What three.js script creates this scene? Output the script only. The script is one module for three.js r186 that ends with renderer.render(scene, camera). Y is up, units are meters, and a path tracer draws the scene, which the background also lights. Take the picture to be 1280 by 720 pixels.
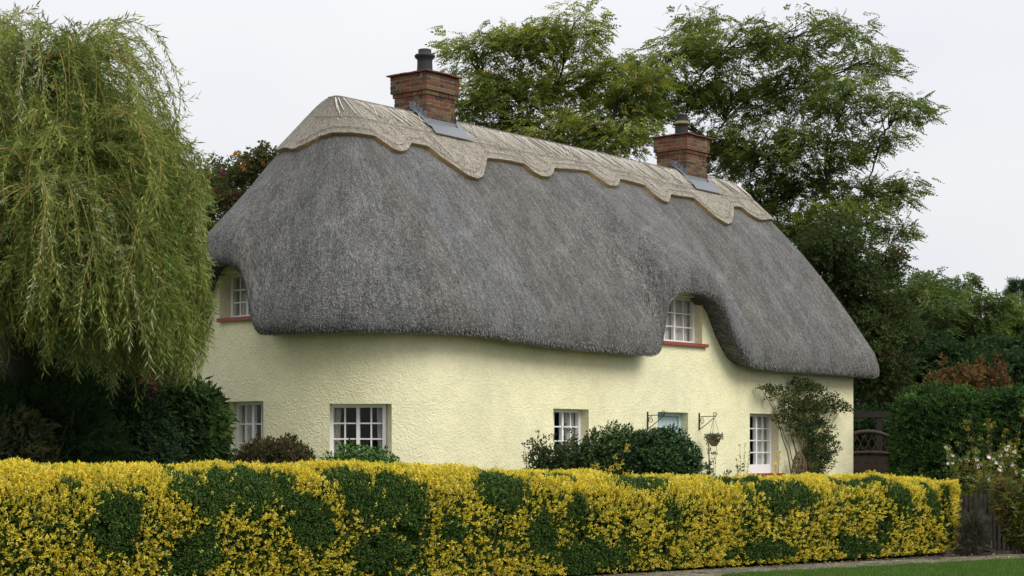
import * as THREE from 'three';
import { mergeGeometries } from 'three/addons/utils/BufferGeometryUtils.js';
import { ImprovedNoise } from 'three/addons/math/ImprovedNoise.js';

// ---------------------------------------------------------------- camera, sky, sun, exposure
const F = 2215, HORIZON = 558, EYE = 1.6;           // focal length in photo pixels, horizon row, eye height (m)
const scene = new THREE.Scene();
const camera = new THREE.PerspectiveCamera(2 * Math.atan(360 / F) * 180 / Math.PI, 1280 / 720, 0.1, 900);
camera.position.set(0, EYE, 0);
camera.setViewOffset(1280, 720, 0, 360 - HORIZON, 1280, 720);
camera.updateProjectionMatrix();

const renderer = new THREE.WebGLRenderer({ antialias: true });
renderer.toneMapping = THREE.LinearToneMapping;
renderer.toneMappingExposure = 1.46;
renderer.shadowMap.enabled = true;
renderer.shadowMap.type = THREE.PCFSoftShadowMap;

const noise = new ImprovedNoise();
function rng(seed) { let a = seed >>> 0; return () => { a = (a + 0x6D2B79F5) | 0; let t = Math.imul(a ^ (a >>> 15), 1 | a); t = (t + Math.imul(t ^ (t >>> 7), 61 | t)) ^ t; return ((t ^ (t >>> 14)) >>> 0) / 4294967296; }; }
function fbm(x, y, z, o = 4) { let s = 0, a = 0.5; for (let i = 0; i < o; i++) { s += a * noise.noise(x, y, z); x *= 2.03; y *= 2.03; z *= 2.03; a *= 0.5; } return s; }

{ // overcast sky: brighter towards the zenith as a clouded sky is, with soft cloud texture
  const w = 1024, h = 512, d = new Float32Array(w * h * 4);
  for (let j = 0; j < h; j++) for (let i = 0; i < w; i++) {
    const el = ((j + 0.5) / h - 0.5) * Math.PI, az = (i / w) * 2 * Math.PI;
    const up = Math.max(0, Math.sin(el));
    let L = 0.575 * (1 + 1.7 * up * up);
    const cx = Math.cos(az) * Math.cos(el), cz = Math.sin(az) * Math.cos(el);
    const n = fbm(cx * 2.2 + 7, Math.sin(el) * 6.0, cz * 2.2 + 3, 5);
    L *= 1 + 0.17 * n;
    const b = 1 + 0.028 - 0.09 * n;
    const k = (j * w + i) * 4;
    d[k] = L * 0.985; d[k + 1] = L * 1.0; d[k + 2] = L * 1.015 * b; d[k + 3] = 1;
    if (el < -0.02) { d[k] = d[k + 1] = d[k + 2] = 0.3; }
  }
  const t = new THREE.DataTexture(d, w, h, THREE.RGBAFormat, THREE.FloatType);
  t.mapping = THREE.EquirectangularReflectionMapping; t.magFilter = THREE.LinearFilter; t.needsUpdate = true;
  scene.background = t; scene.environment = t;
}
const sun = new THREE.DirectionalLight(new THREE.Color(1, 0.96, 0.88), 1.5);
sun.position.set(2 + 34, 40, -30 + 26); sun.target.position.set(2, 0, -30);
sun.castShadow = true; sun.shadow.radius = 58;
sun.shadow.mapSize.set(2048, 2048);
Object.assign(sun.shadow.camera, { left: -35, right: 35, top: 35, bottom: -35, near: 1, far: 140 });
scene.add(sun, sun.target);

// ---------------------------------------------------------------- helpers
const V = (x, y, z) => new THREE.Vector3(x, y, z);
const at = (px, py, D) => V((px - 640) / F * D, EYE + (HORIZON - py) / F * D, -D);
const groundAt = (px, py) => at(px, py, EYE * F / (py - HORIZON));
const lerp = (a, b, t) => a + (b - a) * t;
const clamp = (x, a = 0, b = 1) => Math.min(b, Math.max(a, x));
const smooth = (a, b, x) => { const t = clamp((x - a) / (b - a)); return t * t * (3 - 2 * t); };
const used = new Map();
function numbered(n) { const k = used.get(n) || 0; used.set(n, k + 1); return k ? `${n}_${String(k).padStart(3, '0')}` : n; }
function shadow(o) { o.castShadow = true; o.receiveShadow = true; return o; }
function top(o, name, label, category, group, kind) {
  o.name = numbered(name); if (!o.parent) scene.add(o);
  if (label) o.userData.label = label; if (category) o.userData.category = category;
  if (group) o.userData.group = group; if (kind) o.userData.kind = kind;
  return o;
}
function mesh(geo, mat, name, parent, kind) { const m = shadow(new THREE.Mesh(geo, mat)); m.name = name; if (kind) m.userData.kind = kind; if (parent) parent.add(m); return m; }
function geoFrom(pos, idx, uv, col) {
  const g = new THREE.BufferGeometry();
  g.setAttribute('position', new THREE.Float32BufferAttribute(pos, 3));
  if (uv) g.setAttribute('uv', new THREE.Float32BufferAttribute(uv, 2));
  if (col) g.setAttribute('color', new THREE.Float32BufferAttribute(col, 3));
  if (idx) g.setIndex(idx);
  g.computeVertexNormals(); return g;
}
function box(w, h, d, x = 0, y = 0, z = 0) { return new THREE.BoxGeometry(w, h, d).translate(x, y, z); }
function tex(size, fn, repeatM, srgb = false, wrap = true) {
  const d = new Uint8Array(size * size * 4);
  for (let j = 0; j < size; j++) for (let i = 0; i < size; i++) {
    const c = fn(i / size, j / size), k = (j * size + i) * 4;
    d[k] = clamp(c[0]) * 255; d[k + 1] = clamp(c[1]) * 255; d[k + 2] = clamp(c[2]) * 255; d[k + 3] = 255;
  }
  const t = new THREE.DataTexture(d, size, size); t.wrapS = t.wrapT = THREE.RepeatWrapping;
  t.magFilter = THREE.LinearFilter; t.minFilter = THREE.LinearMipmapLinearFilter; t.generateMipmaps = true;
  if (srgb) t.colorSpace = THREE.SRGBColorSpace;
  t.repeat.set(1 / repeatM[0], 1 / repeatM[1]); t.needsUpdate = true; return t;
}
// tiling value noise
function tileNoise(seed, nx, ny) {
  const r = rng(seed), g = new Float32Array(nx * ny); for (let i = 0; i < g.length; i++) g[i] = r();
  return (u, v) => {
    const x = u * nx, y = v * ny, i = Math.floor(x), j = Math.floor(y); let a = x - i, b = y - j; a = a * a * (3 - 2 * a); b = b * b * (3 - 2 * b);
    const q = (p, s) => g[((s % ny) + ny) % ny * nx + ((p % nx) + nx) % nx];
    return lerp(lerp(q(i, j), q(i + 1, j), a), lerp(q(i, j + 1), q(i + 1, j + 1), a), b);
  };
}
// tapered tube along points
function tube(points, r0, r1, sides = 6) {
  const pos = [], idx = [], n = points.length, ref = V(0.31, 0.2, 0.93).normalize();
  for (let i = 0; i < n; i++) {
    const t = points[Math.min(n - 1, i + 1)].clone().sub(points[Math.max(0, i - 1)]).normalize();
    const a = V().crossVectors(t, Math.abs(t.dot(ref)) > 0.95 ? V(1, 0, 0) : ref).normalize(), b = V().crossVectors(t, a);
    const r = lerp(r0, r1, i / (n - 1));
    for (let k = 0; k < sides; k++) { const an = k / sides * 6.28319; pos.push(points[i].x + r * (Math.cos(an) * a.x + Math.sin(an) * b.x), points[i].y + r * (Math.cos(an) * a.y + Math.sin(an) * b.y), points[i].z + r * (Math.cos(an) * a.z + Math.sin(an) * b.z)); }
  }
  for (let i = 0; i < n - 1; i++) for (let k = 0; k < sides; k++) { const a = i * sides + k, b = i * sides + (k + 1) % sides; idx.push(a, b, a + sides, b, b + sides, a + sides); }
  pos.push(...points[0].toArray(), ...points[n - 1].toArray());
  const c0 = n * sides, c1 = c0 + 1;
  for (let k = 0; k < sides; k++) { idx.push(c0, (k + 1) % sides, k); idx.push(c1, (n - 1) * sides + k, (n - 1) * sides + (k + 1) % sides); }
  return geoFrom(pos, idx);
}
function bez(a, b, c, n = 8) { const o = []; for (let i = 0; i <= n; i++) { const t = i / n, s = 1 - t; o.push(V(s * s * a.x + 2 * s * t * b.x + t * t * c.x, s * s * a.y + 2 * s * t * b.y + t * t * c.y, s * s * a.z + 2 * s * t * b.z + t * t * c.z)); } return o; }
function stdMat(c, rough = 0.85, extra = {}) { const m = new THREE.MeshStandardMaterial({ roughness: rough, ...extra }); m.color.setRGB(...c); return m; }

// ---------------------------------------------------------------- materials
const M = {};
{
  const n1 = tileNoise(3, 96, 96), n2 = tileNoise(4, 210, 210), n3 = tileNoise(5, 24, 24), n4 = tileNoise(6, 6, 6);
  const bump = tex(1024, (u, v) => { const w = 0.012 * (n3(u, v) - 0.5); let h = 0.6 * Math.pow(n1(u + w, v + w), 1.5) + 0.4 * n2(u, v) + 0.12 * n3(u, v); return [h, h, h]; }, [2.2, 2.2]);
  const col = tex(512, (u, v) => { const a = 0.96 + 0.05 * (n4(u, v) - 0.5) + 0.05 * (n3(u, v) - 0.5) + 0.04 * (n1(u, v) - 0.5); return [a, a * 0.995, a * (0.985 - 0.03 * n4(v, u))]; }, [5.3, 5.3], true);
  M.wall = stdMat([0.87, 0.83, 0.57], 0.93, { bumpMap: bump, bumpScale: 0.009, map: col });
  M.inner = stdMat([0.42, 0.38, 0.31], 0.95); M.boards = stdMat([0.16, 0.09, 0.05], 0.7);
}
{
  const s1 = tileNoise(11, 150, 55), s2 = tileNoise(12, 240, 150), s3 = tileNoise(13, 40, 12), s4 = tileNoise(14, 9, 5), s5 = tileNoise(15, 300, 300), s6 = tileNoise(16, 110, 7);
  const g = (u, v) => 0.28 * s1(u, v) + 0.44 * s2(u, v) + 0.28 * s5(u, v);
  const b = tex(1024, (u, v) => { const a = g(u, v); return [a, a, a]; }, [2.3, 2.3]);
  const c = tex(1024, (u, v) => { const k = g(u, v), a = clamp(0.62 + 0.75 * (k - 0.5) + 0.13 * (s3(u, v) - 0.5) + 0.07 * (s6(u, v) - 0.5) + 0.10 * (s4(u, v) - 0.5), 0.2, 1), w = s3(v, u) * 0.05; return [a, a * (0.995 - w * 0.4), a * (0.985 - w)]; }, [2.3, 2.3], true);
  M.thatch = stdMat([0.30, 0.30, 0.299], 0.95, { bumpMap: b, bumpScale: 0.026, map: c, vertexColors: true });
  const c2 = tex(1024, (u, v) => { const k = 0.5 * s1(u, v) + 0.5 * s2(u, v), a = clamp(0.78 + 0.9 * (k - 0.5) + 0.14 * (s3(u, v) - 0.5), 0.2, 1); return [a, a * 0.97, a * 0.92]; }, [1.7, 1.7], true);
  M.straw = stdMat([0.49, 0.47, 0.42], 0.9, { bumpMap: b, bumpScale: 0.045, map: c2 });
  M.strawEdge = stdMat([0.40, 0.26, 0.11], 0.95, { bumpMap: b, bumpScale: 0.02 });
  M.rod = stdMat([0.56, 0.53, 0.47], 0.7);
  M.rodDark = stdMat([0.20, 0.17, 0.14], 0.8);
}
{
  const a = tileNoise(21, 64, 64), b2 = tileNoise(22, 16, 16);
  const t = tex(256, (u, v) => { const k = 0.7 + 0.4 * (a(u, v) - 0.5) + 0.45 * (b2(u, v) - 0.5); return [k, k, k]; }, [0.31, 0.31], true);
  M.bricks = [[0.34, 0.105, 0.05], [0.27, 0.085, 0.045], [0.36, 0.15, 0.07], [0.34, 0.21, 0.10], [0.19, 0.10, 0.06], [0.115, 0.075, 0.055]].map(c => stdMat(c, 0.9, { map: t, bumpMap: t, bumpScale: 0.004 }));
  M.mortar = stdMat([0.46, 0.38, 0.25], 0.95, { map: t });
  M.lead = stdMat([0.30, 0.32, 0.35], 0.55, { map: t, metalness: 0.25 });
  M.tileRed = stdMat([0.30, 0.10, 0.055], 0.8, { map: t });
  M.pot = stdMat([0.02, 0.019, 0.02], 0.8);
  M.ochre = stdMat([0.36, 0.27, 0.12], 0.9, { map: t });
  M.white = stdMat([0.85, 0.85, 0.84], 0.45);
  M.sillRed = stdMat([0.25, 0.055, 0.035], 0.55);
  M.doorBlue = stdMat([0.50, 0.63, 0.645], 0.45);
  M.iron = stdMat([0.012, 0.012, 0.013], 0.5);
  M.curtain = stdMat([0.55, 0.54, 0.5], 0.9, { side: THREE.DoubleSide });
  M.glass = new THREE.MeshPhysicalMaterial({ color: 0xffffff, roughness: 0.03, transmission: 1, thickness: 0, ior: 1.5, specularIntensity: 0.4 });
  M.woodDark = stdMat([0.045, 0.03, 0.022], 0.85, { map: t });
  M.woodBrown = stdMat([0.085, 0.045, 0.028], 0.8, { map: t });
  M.wicker = stdMat([0.30, 0.20, 0.10], 0.9, { map: t });
  M.stone = stdMat([0.22, 0.2, 0.17], 0.95, { map: t });
  M.bark = stdMat([0.055, 0.045, 0.034], 0.95, { map: t });
  M.stem = stdMat([0.07, 0.055, 0.03], 0.9);
  M.stemRed = stdMat([0.13, 0.04, 0.025], 0.9);
  M.willowStem = stdMat([0.32, 0.21, 0.055], 0.8);
}
// leaves: colour comes from the copies
function leafMat(tr = 0.3, rough = 0.62) { return new THREE.MeshPhysicalMaterial({ color: 0xffffff, roughness: rough, transmission: tr, thickness: 0, side: THREE.DoubleSide, specularIntensity: 0.18 }); }
M.leaf = leafMat(0.42, 0.9); M.leafGloss = leafMat(0.0, 0.42); M.leafThin = leafMat(0.4, 0.9);

// ---------------------------------------------------------------- ground
{
  const a = tileNoise(31, 128, 128), b2 = tileNoise(32, 24, 24), c2 = tileNoise(33, 5, 5);
  const gt = tex(512, (u, v) => { const k = 0.62 + 0.5 * (a(u, v) - 0.5) + 0.3 * (b2(u, v) - 0.5) + 0.3 * (c2(u, v) - 0.5); return [k, k, k * 0.9]; }, [3, 3], true);
  M.grass = stdMat([0.075, 0.13, 0.022], 0.95, { map: gt });
  M.soil = stdMat([0.055, 0.042, 0.028], 1, { map: gt });
  M.path = stdMat([0.24, 0.21, 0.185], 0.95, { map: gt, bumpMap: gt, bumpScale: 0.006 });
  const g = new THREE.PlaneGeometry(700, 700, 1, 1).rotateX(-Math.PI / 2).translate(0, 0, -200);
  const uv = g.attributes.uv; for (let i = 0; i < uv.count; i++) uv.setXY(i, uv.getX(i) * 700, uv.getY(i) * 700);
  top(mesh(g, M.grass), 'ground', 'grassy ground under the garden and verge', 'ground', null, 'structure');
}
// hedge line, path along it
const HE = V(6.32, 0, -25.72), HD = V(-0.79, 0, 0.61).normalize();           // right end of the hedge front, direction along it (to the left)
const HN = V(0.61, 0, 0.79).normalize();                                   // out of the front face, towards the path
{
  const pd = V(0.83, 0, -0.56).normalize(), pn = V(0.56, 0, 0.83).normalize(), p0 = V(4.37, 0, -23.95);
  const pos = [], idx = [], uv = []; const n = 160, r = rng(5);
  for (let i = 0; i <= n; i++) {
    const t = -24 + i * 0.25, w0 = 0.06 * fbm(t * 0.9, 1, 0), w1 = 0.08 * fbm(t * 0.9, 5, 0);
    for (const [o, y] of [[-0.05 + w0, 0.004], [1.3 + w1, 0.004]]) { const p = p0.clone().addScaledVector(pd, t).addScaledVector(pn, o); pos.push(p.x, y + 0.02, p.z); uv.push(t, o); }
    if (i) { const a = 2 * i - 2; idx.push(a, a + 1, a + 2, a + 1, a + 3, a + 2); }
  }
  top(mesh(geoFrom(pos, idx, uv), M.path), 'path', 'grey tarmac footpath along the hedge', 'path', null, 'structure');
  // soil strip under hedge and plants
  const sp = [], si = [], su = [];
  for (let i = 0; i <= 60; i++) {
    const t = -7 + i * 0.5;
    for (const o of [0.28 + 0.08 * fbm(t, 9, 0), -3.4]) { const p = HE.clone().addScaledVector(HD, t).addScaledVector(HN, o); sp.push(p.x, 0.012, p.z); su.push(t, o); }
    if (i) { const a = 2 * i - 2; si.push(a, a + 1, a + 2, a + 1, a + 3, a + 2); }
  }
  top(mesh(geoFrom(sp, si, su), M.soil), 'garden_bed', 'dark soil bed beneath the hedge', 'soil', null, 'structure');
}

// ---------------------------------------------------------------- cottage
const cottage = new THREE.Group();
const TH = Math.atan2(0.777, 0.629), CT = Math.cos(TH), ST = Math.sin(TH);
cottage.position.set(-2.91, 0, -29.3); cottage.rotation.y = TH;
top(cottage, 'cottage', 'thatched cottage with pale yellow walls, rounded end and two brick chimneys', 'cottage');
const toWorld = p => V(-2.91 + p.x * CT + p.z * ST, p.y, -29.3 - p.x * ST + p.z * CT);
const project = w => [640 + F * w.x / -w.z, HORIZON - F * (w.y - EYE) / -w.z];
const W = 2.7, C = 1.9, LF = 12, EW = 0.86, KA = 2.3, KR = 1.6, SB = -Math.PI * KA, H = 7.33;
// plan: s in metres; 0..LF front, below 0 the rounded end, above LF the right end, below SB the back
function outline(s, o, nR = 30) {
  if (s >= 0 && s <= LF) return [s, W + o];
  if (s <= SB) return [SB - s, -(W + o)];
  if (s < 0) { const p = -s / KA, n = 2.2, r = (Math.abs(Math.cos(p) / (W + o)) ** n + Math.abs(Math.sin(p) / (C + o)) ** n) ** (-1 / n); return [-r * Math.sin(p), r * Math.cos(p)]; }
  const p = (s - LF) / KR, n = nR, r = (Math.abs(Math.cos(p) / (W + o)) ** n + Math.abs(Math.sin(p) / (EW + o * 1.4)) ** n) ** (-1 / n);
  return [LF + r * Math.sin(p), r * Math.cos(p)];
}
const ridgeOf = s => s <= SB ? SB - s : clamp(s, 0, LF);
const eaveTab = [[-30, 3.2], [-8, 3.3], [-5.4, 3.31], [-5.15, 3.36], [-4.95, 3.62], [-4.75, 4.02], [-4.5, 4.32], [-4.2, 4.44], [-3.75, 4.42], [-3.45, 4.3], [-3.28, 4.0], [-3.17, 3.55], [-3.06, 3.34], [-2.9, 3.31], [-0.2, 3.31], [1, 3.26], [2.2, 3.21], [4.75, 3.19], [4.92, 3.24], [5.03, 3.55], [5.12, 3.9], [5.28, 4.18], [5.65, 4.34], [6.2, 4.38], [6.6, 4.33], [7.0, 4.1], [7.4, 3.58], [7.8, 3.22], [8.2, 3.09], [9, 3.07], [12, 3.06], [20, 3.06]];
function tab(T, x) {
  let i = 0; while (i < T.length - 2 && x > T[i + 1][0]) i++;
  const [x0, y0] = T[i], [x1, y1] = T[i + 1], h = x1 - x0, t = clamp((x - x0) / h);
  const m = k => { if (k <= 0 || k >= T.length - 1) return 0; const a = (T[k][1] - T[k - 1][1]) / (T[k][0] - T[k - 1][0]), b = (T[k + 1][1] - T[k][1]) / (T[k + 1][0] - T[k][0]); return a * b <= 0 ? 0 : 2 * a * b / (a + b); };
  const t2 = t * t, t3 = t2 * t;
  return (2 * t3 - 3 * t2 + 1) * y0 + (t3 - 2 * t2 + t) * h * m(i) + (-2 * t3 + 3 * t2) * y1 + (t3 - t2) * h * m(i + 1);
}
const eave = s => tab(eaveTab, s);
const eaveBase = s => s < -0.2 ? 3.31 : s > 8.2 ? 3.07 : lerp(3.31, 3.07, (s + 0.2) / 8.4);
function bumpAt(s, w) { if (w < 0.02) return eave(s) - eaveBase(s); let a = 0, b = 0; for (let k = -4; k <= 4; k++) { const g = Math.exp(-k * k / 6); a += g * (eave(s + k * w / 4) - eaveBase(s + k * w / 4)); b += g; } return a / b; }
const OH = 0.45;
// roof surface, tau 0 at the ridge, 1 where the rounded lip begins
function roofMain(s, tau) {
  const [eu, ev] = outline(s, OH, 9), ru = ridgeOf(s), wd = Math.hypot(eu - ru, ev);
  const yb = eaveBase(s) + 0.5, rr = tau * (wd - 0.1) / wd;
  const e = 0.06, q = (Math.sqrt(tau * tau + e * e) - e) / (Math.sqrt(1 + e * e) - e);
  let y = H - (H - yb) * q + 0.27 * Math.sin(Math.PI * Math.pow(tau, 1.25)) * (1);
  y += bumpAt(s, 2.1 * Math.pow(1 - tau, 0.8)) * Math.pow(tau, 1.9);
  y += 0.05 * fbm(s * 0.55, tau * 1.3, 3, 3) * smooth(0.05, 0.3, tau);
  return V(lerp(ru, eu, rr), y, ev * rr);
}
const LIP = [[-0.055, 0.37], [-0.018, 0.25], [0, 0.14], [-0.018, 0.055], [-0.06, 0.012], [-0.13, 0], [-0.3, 0.03], [-0.7, 0.1]];
function roofLip(s, k) {
  const [eu, ev] = outline(s, OH, 9), ru = ridgeOf(s), wd = Math.hypot(eu - ru, ev), [dr, dy] = LIP[k], f = (wd + dr) / wd;
  const ye = eaveBase(s) + bumpAt(s, 0) + 0.012 * fbm(s * 2.1, 4, 1, 3);
  return V(lerp(ru, eu, f), ye + dy, ev * f);
}
function normalOf(s, tau) {
  const e = 0.02, a = roofMain(s - e, tau), b = roofMain(s + e, tau), c = roofMain(s, Math.max(0, tau - e)), d = roofMain(s, tau + e);
  const n = V().crossVectors(d.sub(c), b.sub(a)).normalize(); return n.y < 0 ? n.negate() : n;
}
function stations(step) {
  const S = []; const s0 = SB - LF, s1 = LF + Math.PI * KR;
  for (let s = s0; s < s1;) { S.push(s); let d = step; if ((s > -3.7 && s < -2.85) || (s > 4.6 && s < 5.7)) d = step * 0.3; else if (s > LF) d = step * 0.4; s += d; }
  S.push(s1); return S;
}
{ // thatch
  const S = stations(0.1), NT = 34, rows = NT + 1 + LIP.length, pos = [], uv = [], col = [], idx = [];
  S.forEach((s, i) => {
    let run = 0, prev = null;
    for (let j = 0; j < rows; j++) {
      const p = j <= NT ? roofMain(s, j / NT) : roofLip(s, j - NT - 1);
      if (prev) run += p.distanceTo(prev); prev = p;
      pos.push(p.x, p.y, p.z); uv.push(s * 0.9 + 40, j <= NT ? -j / NT * 5 : -5 - (j - NT) * 0.14);
      // weather staining in streaks and patches down the slope
      const k = 0.95 + 0.2 * fbm(s * 1.5, run * 0.16, 2, 4) + 0.24 * fbm(s * 0.5 + 9, run * 0.45, 5, 4);
      // strips laid side by side by the thatcher have weathered differently
      const sp = s / 0.83 + 0.12 * fbm(run * 0.7, s, 1, 2), pi = Math.floor(sp), pf = smooth(0, 0.06, sp - pi), hsh = q => { const h = Math.sin(q * 127.1) * 43758.5; return h - Math.floor(h); }, pan = lerp(hsh(pi - 1), hsh(pi), pf);
      const w = 0.9 * fbm(s * 0.8 + 3, run * 0.3, 8, 3) + 1.5 * (pan - 0.45), kk = k * (1.06 - 0.16 * pan) * (1 + 0.2 * Math.exp(-(((sp - pi) - 0.03) ** 2) / 0.002) * (0.4 + fbm(s, run * 0.6, 4, 2)));
      col.push(kk * (1 + 0.03 * w), kk * (1 + 0.012 * w), kk * (1 - 0.055 * w));
    }
    if (i) for (let j = 0; j < rows - 1; j++) { const a = (i - 1) * rows + j, b = a + rows; idx.push(a, a + 1, b, a + 1, b + 1, b); }
  });
  const g = geoFrom(pos, idx, uv, col), roof = mesh(g, M.thatch, 'thatch_roof', cottage);
  // straw ends standing out of the surface and along the eaves
  const r = rng(17), N = 15000, im = shadow(new THREE.InstancedMesh(geoFrom([-0.0045, 0, 0, 0.0045, 0, 0, 0.002, -1, 0, -0.002, -1, 0], [0, 2, 1, 0, 3, 2]), stdMat([1, 1, 1], 0.9, { side: THREE.DoubleSide }), N)), mt = new THREE.Matrix4(), qq = new THREE.Quaternion(), cc = new THREE.Color();
  im.name = 'straw_ends'; im.userData.kind = 'stuff';
  for (let i = 0; i < N; i++) {
    const s = -6.5 + 20.5 * r(), k = 0.13 + 0.36 * r() * r() + (r() < 0.12 ? 0.16 : 0); let p, d, n, len;
    if (i < 13000) { const a = i % 4 + 1, p0 = roofLip(s, a), p1 = roofLip(s, a + 1); p = p0.clone().lerp(p1, r()); d = V((r() - 0.5) * 0.5, -1, (r() - 0.5) * 0.5).normalize(); len = 0.014 + 0.022 * r(); n = V(0, 0, 1); }
    else { const t = 0.22 + 0.78 * r(); p = roofMain(s, Math.min(1, t)); d = roofMain(s, Math.min(1, t) - 0.02).sub(p).negate().normalize(); n = normalOf(s, Math.min(0.97, t)); d.addScaledVector(n, 0.04 + 0.14 * r()).add(V((r() - 0.5) * 0.5, 0, (r() - 0.5) * 0.3)).normalize(); p.addScaledVector(n, -0.006); len = 0.025 + 0.035 * r(); }
    const x = V().crossVectors(d, n).normalize(), z = V().crossVectors(x, d).normalize(); mt.makeBasis(x, d.clone().multiplyScalar(-1), z); qq.setFromRotationMatrix(mt); mt.compose(p, qq, V(1, len, 1)); im.setMatrixAt(i, mt); cc.setRGB(k * 1.02, k, k * 0.96); im.setColorAt(i, cc);
  }
  roof.add(im);
}
// scalloped ridge cap: edge points read on the photograph, laid on the roof surface
const edgePx = [[344.6, 183.6], [353, 186], [367, 185.5], [384.4, 178.7], [402, 169], [415.5, 165], [431, 165], [466, 169], [477.7, 176.8], [489.4, 185.5], [499, 188.4], [507, 186.5], [510, 181], [511.5, 177.5], [533, 182], [546.6, 194], [564, 205.5], [581.6, 218], [595, 222.6], [601.5, 219], [604, 208.4], [606.5, 196.5], [626.3, 198.7], [653.5, 204], [663, 213], [675, 219.5], [684.6, 220], [689.5, 215.2], [690.5, 208.8], [712.5, 211], [734, 213.4], [743.6, 222], [759, 231], [769, 232.3], [772, 228], [772.5, 223], [786, 226], [804, 231], [815.5, 242.6], [827, 250.4], [833, 251.7], [835, 248.4], [836, 242], [866, 247], [878, 258], [893, 271], [907, 279.5], [913, 277], [915, 266], [914.5, 257], [924.4, 258], [936, 267.5], [948, 274], [951, 272]];
function onRoof(px, py) {
  let best = [0, 0], bd = 1e9;
  const tryAt = (s, t) => { const q = project(toWorld(roofMain(s, t).addScaledVector(V(0, 1, 0), 0.06))); const d = (q[0] - px) ** 2 + (q[1] - py) ** 2; if (d < bd) { bd = d; best = [s, t]; } };
  for (let s = -4.6; s < 13; s += 0.25) for (let t = 0.02; t < 0.7; t += 0.04) tryAt(s, t);
  for (let r = 0.12, rt = 0.02, k = 0; k < 5; k++, r *= 0.4, rt *= 0.4) { const [s, t] = best; for (let a = -3; a <= 3; a++) for (let b = -3; b <= 3; b++) tryAt(s + a * r, clamp(t + b * rt, 0.01, 0.9)); }
  return best;
}
let capTab = edgePx.map(p => onRoof(...p)).sort((a, b) => a[0] - b[0]).filter((p, i, A) => !i || p[0] - A[i - 1][0] > 0.03);
const genericEdge = s => 0.27 + 0.11 * Math.pow(Math.abs(Math.sin(s * 1.55)), 3);
{ const a = capTab[0][0], b = capTab[capTab.length - 1][0], lo = [], hi = [];
  for (let s = SB - LF - 1; s < a - 0.3; s += 0.12) lo.push([s, genericEdge(s)]);
  for (let s = b + 0.3; s < LF + Math.PI * KR + 1; s += 0.12) hi.push([s, 0.26]);
  capTab = [...lo, ...capTab, ...hi]; }
const capEdge = s => { let i = 0; while (i < capTab.length - 2 && s > capTab[i + 1][0]) i++; const [a, b] = [capTab[i], capTab[i + 1]], t = clamp((s - a[0]) / (b[0] - a[0])); return lerp(a[1], b[1], t); };
const capEdgeS = s => { let a = 0, b = 0; for (let k = -2; k <= 2; k++) { const g = Math.exp(-k * k / 3); a += g * capEdge(s + k * 0.025); b += g; } return a / b; };
const capPoint = (s, tau, th = 0.07) => { const p = roofMain(s, tau); return tau < 0.004 ? p.add(V(0, th, 0)) : p.addScaledVector(normalOf(s, tau), th); };
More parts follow.
